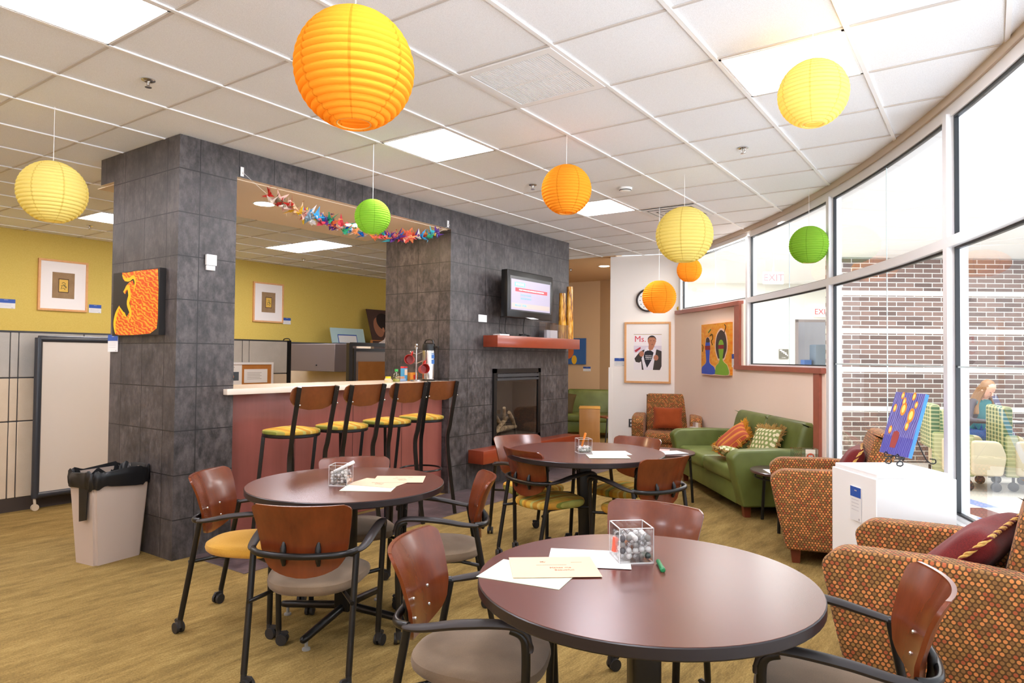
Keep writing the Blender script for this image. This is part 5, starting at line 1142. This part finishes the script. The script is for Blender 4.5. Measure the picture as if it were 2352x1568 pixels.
# ------------------------------------------------------------------ back room beyond the fireplace
t = thing('console_cabinet', 'tan wooden cabinet in front of the far green sofa', 'cabinet', (8.35, 1.83, 0), R(28)); MB().rbox(-.05, .42, -.17, .17, 0, .58, .01).build('cabinet_body', m_wood('tan_cabinet', '#a8743c', '#b98448', .5, 2, 3), t); MB().rbox(-.055, .43, -.175, .175, .58, .60, .005).build('cabinet_top', flat('#d09a48', .4), t)
t = thing('wood_shell_chair', 'red wooden chair with black legs behind the white wall corner', 'chair', (8.75, 1.66, 0), R(150))
MB().rbox(-.20, .20, -.20, .20, .42, .45, .015).build('seat', M['chair_wood'], t); mb = MB(); shell(mb, .52, .84, lambda z: .19, lambda z: -.20-(z-.5)*.25, .04, .012, 8, 6); mb.build('backrest', M['chair_wood'], t)
for sx in (-1, 1):
    for sy in (-1, 1): MB().tube([(sx*.17, sy*.18, .42), (sx*.22, sy*.2, 0)], .011, 8).build('leg', M['blackm'], t)
for sy in (-1, 1): MB().tube([(-.19, sy*.18, .42), (-.24, sy*.18, .7)], .011, 8).build('back_post', M['blackm'], t)
t = thing('blue_painting', 'blue and orange painting on the tan wall beyond the mantel', 'painting'); t.matrix_world = face_mtx((10.342, 3.22, 1.45), (0, -1, 0), (0, 0, 1)); MB().box(-.35, .22, -.16, .36, 0, .04).build('canvas', flat('#2f5f9c', .5), t)
MB().prism([(-.2+.16*math.cos(a), .10+.16*math.sin(a)) for a in [2*PI*k/18 for k in range(18)]], .0402, .041, 'z').build('orange_shape', flat('#c8642c', .5), t); MB().prism([(-.03+.06*math.cos(a), -.07+.09*math.sin(a)) for a in [2*PI*k/14 for k in range(14)]], .0402, .0411, 'z').build('yellow_shape', flat('#f0b820', .5), t)
label_card(face_mtx((10.342, 2.98, 1.20), (0, -1, 0), (0, 0, 1)), .17, .09, 'exhibit label under the blue painting beyond the mantel')
dv = Vector((9.45-10.35, .8-2.7)).normalized(); t = thing('wall_strobe', 'small tan wall fixture on the angled wall beyond the doorway', 'fixture'); t.matrix_world = face_mtx((10.12-.01, 2.20, 1.98), (dv.x, dv.y, 0), (0, 0, 1)); MB().rbox(-.035, .035, -.06, .06, 0, .03, .004).build('plate', flat('#a98c6a', .5), t); MB().rbox(-.02, .02, -.02, .02, .03, .05, .004).build('lens', flat('#e8e0d4', .3), t)

# ------------------------------------------------------------------ ceiling fixtures
def sprinkler(x, y, lab, z=H+.004):
    t = thing('fire_sprinkler', lab, 'sprinkler', (x, y, z), 0, 'ceiling fire sprinklers'); MB().lathe([(0, 0), (.036, 0), (.036, -.004), (.024, -.010), (0, -.010)], 24).build('escutcheon', M['chrome'], t)
    MB().cyl((0, 0, -.008), (0, 0, -.03), .009, .006, 10).build('body', M['chrome'], t); MB().tube([(.0, -.012, -.01), (0, -.014, -.03), (0, 0, -.04)], .003, 6).tube([(.0, .012, -.01), (0, .014, -.03), (0, 0, -.04)], .003, 6).build('yoke', M['chrome'], t); MB().lathe([(0, -.04), (.018, -.041), (.018, -.043), (0, -.044)], 16).build('deflector', M['chrome'], t)
for x, y, l in ((.324, .268, 'chrome sprinkler in the ceiling above the left yellow lantern'), (3.43, -.265, 'chrome sprinkler left of the amber lantern over the far table'), (3.388, -2.121, 'chrome sprinkler in the ceiling nearest the windows'), (2.145, 5.26, 'sprinkler in the office ceiling left of the pillar'), (5.319, 5.342, 'sprinkler in the office ceiling seen through the bar opening')): sprinkler(x, y, l)
sprinkler(8.519, 2.306, 'sprinkler in the tan ceiling beyond the fireplace', H-.004)
t = thing('smoke_detector', 'white smoke detector on the ceiling right of the amber lantern', 'detector', (3.99, -.895, H+.006)); MB().lathe([(0, 0), (.062, 0), (.062, -.012), (.05, -.026), (.02, -.032), (0, -.032)], 28).build('housing', M['white'], t); MB().lathe([(.051, -.0255), (.056, -.019)], 28).build('slot', M['darkgrey'], t)
t = thing('air_return_vent', 'square louvred air vent in the ceiling beside the big amber lantern', 'vent', (2.5*T, -2.5*T, H-.004), 0, 'ceiling air vents'); a = T/2-.012; mb = MB()
for q_ in ((-a, a, -a, -a+.045), (-a, a, a-.045, a), (-a, -a+.045, -a+.045, a-.045), (a-.045, a, -a+.045, a-.045)): mb.box(*q_, -.002, .006)
mb.build('frame', M['grid'], t); MB().box(-a+.04, a-.04, -a+.04, a-.04, .0075, .009).build('dark_backing', flat('#5f5955', .8), t)  # dark sheet paints in the shade between the slats
b = a-.05; sl = []
for k in range(34):
    y0 = -b+2*b*(k+.5)/34
    for (xa, xb) in ((-b, -.012), (.004, b)):
        if not sl: sl.append(MB().box(-.5, .5, -.004, .004, 0, .005).build('slat', M['grid'], t)); c = sl[0]
        else: c = sl[0].copy(); COL.objects.link(c); c.parent = t
        c.location = ((xa+xb)/2, y0, 0); c.scale = (xb-xa, 1, 1)
MB().box(-.012, .004, -b, b, -.001, .006).build('centre_bar', M['grid'], t)
t = thing('air_diffuser', 'square stepped air diffuser in the ceiling behind the large yellow lantern', 'vent', (8.5*T, -1.5*T, H-.002), 0, 'ceiling air vents')
for k, s_ in enumerate((.29, .22, .15, .08)):
    mb = MB(); z = -.006-.004*k; w_ = .05
    if s_ > .1:
        for q_ in ((-s_, s_, -s_, -s_+w_), (-s_, s_, s_-w_, s_), (-s_, -s_+w_, -s_+w_, s_-w_), (s_-w_, s_, -s_+w_, s_-w_)): mb.box(*q_, z, z+.003)
    else: mb.box(-s_, s_, -s_, s_, z, z+.003)
    mb.build('cone', flat('#dedad6', .4), t)
MB().box(-.28, .28, -.28, .28, -.001, .001).build('dark_backing', flat('#6a6662', .8), t)
def downlight(x, y, z, lab, r=.085, e=None):
    t = thing('round_downlight', lab, 'light', (x, y, z), 0, 'round recessed downlights'); MB().lathe([(r, .002), (r+.012, -.001), (r+.014, -.004), (r, -.005), (r-.004, .001)], 32).build('trim_ring', M['white'], t); MB().disc(r-.002, -.001, 32, up=False).build('lamp', M['lamp_warm'], t)
downlight(2.0, 1.60, 2.737, 'round downlight in the soffit at the left end of the crane garland'); downlight(3.08, 1.66, 2.737, 'round downlight in the soffit hidden behind the lime green lantern'); downlight(8.47, 1.64, H-.006, 'round downlight in the tan ceiling beyond the fireplace')

# ------------------------------------------------------------------ atrium furniture, signs and person
def exit_sign(p, lab, w=.26, h=.15, face=None):
    t = thing('exit_sign', lab, 'exit sign', p, 0, 'red lettered exit signs'); t.matrix_world = face_mtx(p, rx, (0, 0, 1)); MB().rbox(-w/2, w/2, -h/2, h/2, -.03, 0, .004, 1, smooth=False).build('sign_box', flat('#f4ecec', .5, emis=.6), t); text('EXIT', h*.82, flat('#e05a5e', .5, emis=.5), t, Matrix.Translation((0, 0, .002)), bold=.002); MB().cyl((0, h/2, -.015), (0, h/2+.06, -.015), .01, n=8).build('stem', M['white'], t)
p = AT(1777, 9.0, 2.50); exit_sign(p, 'higher exit sign beyond the glass, left of the door', .27, .16); p.z = 2.87
mb = MB().cyl((p.x, p.y, 2.55), (p.x, p.y, 2.868), .008, n=8); bpy.data.objects.remove(mb.build('tmp', None)) if False else tag(mb.build('sign_rod', M['white']), 'thin white rod holding the higher exit sign', 'rod')
exit_sign(AT(1889, 12.9, 2.33), 'exit sign above the grey doorway beyond the glass', .30, .18)
t = thing('stairs_sign', 'small dark stair symbol sign on the white wall beyond the glass', 'sign'); t.matrix_world = face_mtx(AT(1800, 12.98, 1.53), rx, (0, 0, 1)); MB().box(-.09, .09, -.09, .09, 0, .01).build('sign_board', flat('#6f6f66', .6), t)
MB().prism([(-.08, .08), (-.08, .055), (-.045, .055), (-.045, .03), (-.01, .03), (-.01, .005), (.025, .005), (.025, -.02), (.06, -.02), (.06, -.045), (.075, -.045), (.075, -.02), (.05, .005), (.05, .03), (.01, .03), (.01, .055), (-.03, .055), (-.03, .08)], .01, .012, 'z').build('stair_symbol', M['paper'], t); text('STAIRS', .026, M['paper'], t, Matrix.Translation((0, -.072, .011)))
t = thing('blue_recycling_cart', 'grey-blue cart standing in the doorway beyond the glass', 'cart'); t.matrix_world = face_mtx(AT(1893, 13.25, 0), rx, (0, 0, 1)); MB().rbox(-.16, .20, 0, 1.72, -.3, 0, .02, 2).build('cart_body', flat('#6f7c88', .6), t); MB().box(-.34, -.20, 0, 1.42, -.28, -.1).build('blue_folder', flat('#4a6fa8', .6), t)
gp_ = NT('green_plaid_weave'); o = gp_.obj(); s_ = gp_.n('ShaderNodeSeparateXYZ'); gp_.l(o, s_.inputs[0]); fa = gp_.math('FRACT', gp_.math('ADD', gp_.math('DIVIDE', s_.outputs[1], .10), 10.)); fb = gp_.math('FRACT', gp_.math('ADD', gp_.math('DIVIDE', s_.outputs[2], .045), 10.))
ca = gp_.ramp(fa, [(0, lin('#4f6a4c')), (.35, lin('#a8a67a')), (.7, lin('#8a8f60')), (.85, lin('#3f5a44'))], 'CONSTANT'); gp_.bsdf(gp_.mix(gp_.math('MULTIPLY', gp_.math('LESS_THAN', fb, .35), .5), ca, lin('#cfc89a')), .9)
cream = flat('#c9bb9c', .4)
def tablet_chair():
    t = thing('lounge_chair', 'x', 'chair', group='green plaid lounge chairs in the atrium')
    MB().prism(rprof([(-.34, .42, .02), (-.24, .42, .02), (-.24, .93, .04), (-.34, .93, .04)]), -.27, .27, 'y', bevel=.02).build('plaid_back', gp_.m, t); MB().prism(rprof([(-.33, .16, .02), (-.2, .16, .02), (-.2, .62, .03), (-.33, .62, .03)]), -.33, -.27, 'y', bevel=.015).build('plaid_side', gp_.m, t)
    MB().prism(rprof([(-.24, .16, .04), (.04, .16, .04), (.06, .40, .06), (-.24, .46, .05)]), -.27, .27, 'y', bevel=.04).build('cream_seat', cream, t)
    for sg in (-1, 1): MB().prism(rprof([(-.24, .18, .04), (.06, .18, .04), (.10, .40, .06), (.04, .56, .06), (-.24, .56, .04)]), *sorted((sg*.27, sg*.36)), 'y', bevel=.03).build('cream_arm', cream, t)
    for sx in (-.24, .02):
        for sy in (-.26, .26): MB().cyl((sx, sy-.015, .05), (sx, sy+.015, .05), .05, n=14).cyl((sx, sy, .05), (sx, sy, .17), .015, n=8).build('caster', M['rubber'], t)
    return t
ac0 = math.atan2(rx.y, rx.x); tc = tablet_chair()
def put(o, px, d, deg, lab): p = AT(px, d); o.location = (p.x, p.y, -.012); o.rotation_euler = (0, 0, ac0+R(deg)); tag(o, lab)
put(tc, 2262, 7.75, -18, 'green plaid lounge chair seen from behind, left of the seated person'); c2_ = dup(tc); put(c2_, 2362, 7.7, -18, 'green plaid lounge chair cut off by the right edge of the picture'); c3_ = dup(tc); put(c3_, 2200, 8.0, -20, 'green plaid lounge chair half hidden behind the window post')
# seated person, writing on a tablet arm, facing the room
def person(base, yaw):
    t = thing('person', 'person with long fair hair in teal top, grey jacket and jeans, seated and looking down', 'person', base, yaw)
    skin = flat('#d9a690', .6)
    mb = bmesh.new(); J = {}
    def V(n, p, r): J[n] = (mb.verts.new(p), r); return J[n][0]
    V('pelvis', (0, 0, .50), .125); V('waist', (.03, 0, .66), .115); V('chest', (.10, 0, .86), .135); V('neckb', (.16, 0, 1.0), .065); V('neck', (.19, 0, 1.05), .048)
    for n, s in (('l', 1), ('r', -1)):
        V('sh'+n, (.11, s*.15, .95), .062); V('el'+n, (.20, s*.26, .72), .046); V('wr'+n, (.40, s*.12 if s < 0 else .15, .715), .028); V('ha'+n, (.44, s*.09, .72), .03)
        V('hip'+n, (.06, s*.09, .50), .088); V('kn'+n, (.46, s*.12, .53), .062); V('an'+n, (.48, s*.12, .12), .040); V('fo'+n, (.58, s*.13, .045), .036)
    E_ = [('pelvis', 'waist'), ('waist', 'chest'), ('chest', 'neckb'), ('neckb', 'neck')]
    for n in 'lr': E_ += [('chest', 'sh'+n), ('sh'+n, 'el'+n), ('el'+n, 'wr'+n), ('wr'+n, 'ha'+n), ('pelvis', 'hip'+n), ('hip'+n, 'kn'+n), ('kn'+n, 'an'+n), ('an'+n, 'fo'+n)]
    for a_, b_ in E_: mb.edges.new((J[a_][0], J[b_][0]))
    me = bpy.data.meshes.new('body'); mb.verts.index_update(); rad = [0]*len(mb.verts)
    for k, (v, r) in J.items(): rad[v.index] = r
    mb.to_mesh(me); mb.free(); ob = bpy.data.objects.new('body', me); COL.objects.link(ob)
    sk = ob.modifiers.new('skin', 'SKIN'); ob.modifiers.new('sub', 'SUBSURF').levels = 1; ob.modifiers['sub'].render_levels = 1
    for i, v in enumerate(me.skin_vertices[0].data): v.radius = (rad[i], rad[i]); v.use_root = (i == 0)
    dg = bpy.context.evaluated_depsgraph_get(); m2 = bpy.data.meshes.new_from_object(ob.evaluated_get(dg)); bpy.data.objects.remove(ob)
    for m_ in (flat('#2f7f86', .8), flat('#33578f', .8), skin, flat('#4a4650', .8)): m2.materials.append(m_)
    for p in m2.polygons:
        c = p.center; p.use_smooth = True
        if c.z < .60 and not (c.x > .15 and c.z > .62): p.material_index = 1
        if c.x > .34 and c.z > .66: p.material_index = 2
        if c.z > 1.0: p.material_index = 2
        if c.z > .62 and abs(c.y) > .10 and c.x < .38: p.material_index = 3
        if c.z < .14: p.material_index = 3
    ob = bpy.data.objects.new('body', m2); COL.objects.link(ob); ob.parent = t
    hc = Matrix.Translation((.235, 0, 1.135)) @ Matrix.Rotation(R(28), 4, 'Y')
    mb = MB(); mb.mat(skin)
    prof = [(0.0, -.125), (.035, -.118), (.055, -.09), (.068, -.04), (.074, .01), (.074, .05), (.062, .09), (.035, .115), (0, .122)]
    mb.lathe([(r, z) for r, z in prof], 24, mtx=hc @ Matrix.Scale(1.18, 4, (1, 0, 0))); mb.tube([hc @ Vector((.082, 0, .01)), hc @ Vector((.102, 0, -.03)), hc @ Vector((.084, 0, -.042))], [.006, .012, .006], 8)
    for s in (-1, 1): mb.ball(hc @ Vector((.0, s*.075, -.01)), .018, 8, 6)
    mb.build('head', None, t)
    mb = MB()
    for s in (-1, 1): mb.ball(hc @ Vector((.078, s*.028, .005)), .008, 8, 6)
    mb.tube([hc @ Vector((.078, -.022, -.068)), hc @ Vector((.083, 0, -.07)), hc @ Vector((.078, .022, -.068))], .005, 6); mb.build('eyes_and_mouth', flat('#7a4a42', .6), t)
    hair = flat('#8a6747', .6); mb = MB()
    mb.lathe([(.083, -.02), (.087, .03), (.08, .08), (.05, .122), (0, .135)], 24, mtx=hc @ Matrix.Translation((-.022, 0, 0)) @ Matrix.Scale(1.12, 4, (1, 0, 0)))
    for k in range(16):
        s = 1 if k % 2 else -1; a = .02+.004*k; y0 = s*(.055+.0022*k); mb.tube(smooth_path([hc @ Vector((.03-.006*k, y0, .04)), hc @ Vector((.02-.006*k, y0*1.25, -.08)), Vector((.17-.006*k, y0*1.7+(.05 if s > 0 else -.0), .93)), Vector((.20-.004*k, y0*2.1+(.10 if s > 0 else 0), .80))], 4), [.017]*12+[.008], 6)
    mb.build('hair', hair, t)
    for s in (-1, 1):
        for f_ in range(4): MB().tube([(.44, s*.09+(f_-1.5)*.015*1.0, .72), (.475, s*.085+(f_-1.5)*.016, .722), (.50-abs(f_-1.3)*.006, s*.08+(f_-1.5)*.015, .708)], [.009, .008, .006], 6).build('finger', skin, t)
        MB().tube([(.42, s*.06, .718), (.45, s*.045, .715)], [.010, .007], 6).build('thumb', skin, t)
    return t
pp = AT(2236, 8.95); yaw_p = math.atan2(-fx.y, -fx.x)+R(8); pn_ = person(Vector((pp.x, pp.y, -.012)), yaw_p); pn_.scale = (.94, .94, .94)
t = thing('lounge_armchair', 'cream lounge chair under the seated person', 'chair', (pp.x, pp.y, -.012), yaw_p); MB().prism(rprof([(-.30, .10, .03), (.28, .10, .03), (.28, .34, .05), (-.30, .38, .04)]), -.30, .30, 'y', bevel=.03).build('seat', cream, t); MB().prism(rprof([(-.34, .36), (-.2, .36), (-.24, .78, .05), (-.36, .78, .05)]), -.30, .30, 'y', bevel=.03).build('back', gp_.m, t); MB().box(-.28, .26, -.28, .28, 0, .10).build('plinth', flat('#6a6058', .6), t)
t = thing('writing_tablet', 'dark swivel writing tablet in front of the seated person', 'tablet arm', (pp.x, pp.y, -.012), yaw_p); MB().rbox(.33, .66, -.26, .20, .672, .688, .006, 2).build('tablet_top', M['darkgrey'], t); MB().cyl((.5, -.24, .0), (.5, -.24, .672), .018, n=12).build('post', M['darkgrey'], t)
t = thing('open_notebook', 'open white notebook on the writing tablet', 'notebook', (pp.x, pp.y, -.012), yaw_p); MB().box(.44, .64, -.16, .0, .689, .697).box(.44, .64, .003, .16, .689, .697).build('pages', M['paper'], t)
p = AT(2338, 8.6); o = MB().rbox(-.2, .2, -.14, .14, 0, .34, .08, 4).build('dark_bag', flat('#26262c', .7)); place(o, (p.x, p.y, .53)); o.location.z = -.012; tag(o, 'dark bag standing on the floor right of the seated person', 'bag')

# ------------------------------------------------------------------ light
w = bpy.data.worlds.new('world'); bpy.context.scene.world = w; w.use_nodes = True; nt = w.node_tree; nt.nodes.clear()
bg = nt.nodes.new('ShaderNodeBackground'); ow = nt.nodes.new('ShaderNodeOutputWorld'); bg.inputs[1].default_value = 1.0
# overcast sky above; brighter lower half added to throw light up onto the ceiling
tcw = nt.nodes.new('ShaderNodeTexCoord'); spw = nt.nodes.new('ShaderNodeSeparateXYZ'); rw = nt.nodes.new('ShaderNodeValToRGB'); mw = nt.nodes.new('ShaderNodeMath'); mw.operation = 'MULTIPLY_ADD'; mw.inputs[1].default_value = .5; mw.inputs[2].default_value = .5
nt.links.new(tcw.outputs['Generated'], spw.inputs[0]); nt.links.new(spw.outputs[2], mw.inputs[0]); nt.links.new(mw.outputs[0], rw.inputs[0])
rw.color_ramp.elements[0].position = .485; rw.color_ramp.elements[0].color = (3.5, 3.8, 4.3, 1); rw.color_ramp.elements[1].position = .515; rw.color_ramp.elements[1].color = (.85, .92, 1.0, 1); nt.links.new(rw.outputs[0], bg.inputs[0]); nt.links.new(bg.outputs[0], ow.inputs[0])
def area(name, loc, size, power, col=(1, 1, 1), rot=(0, 0, 0), sy=None):
    l = bpy.data.lights.new(name, 'AREA'); l.energy = power; l.color = col; l.shape = 'RECTANGLE'; l.size = size; l.size_y = sy or size
    o = bpy.data.objects.new(name, l); COL.objects.link(o); o.location = loc; o.rotation_euler = rot; return o
# unseen area lamps added below the atrium ceiling to brighten the space
for px, d in ((1700, 8.5), (1950, 7.2), (2150, 8.2), (2450, 8.0), (1750, 11.5), (1950, 11.0)):
    p = AT(px, d, 2.85); area('atrium_fill_light', p, 1.2, 36, (1, .99, .97))
vs = bpy.context.scene.view_settings; vs.view_transform = 'Standard'; vs.look = 'None'; vs.gamma = 1; vs.exposure = 0.92; vs.use_curve_mapping = False
bpy.context.scene.cycles.use_denoising = True
bpy.context.scene.cycles.max_bounces = 8; bpy.context.scene.cycles.transparent_max_bounces = 24
bpy.context.scene.cycles.sample_clamp_indirect = 6
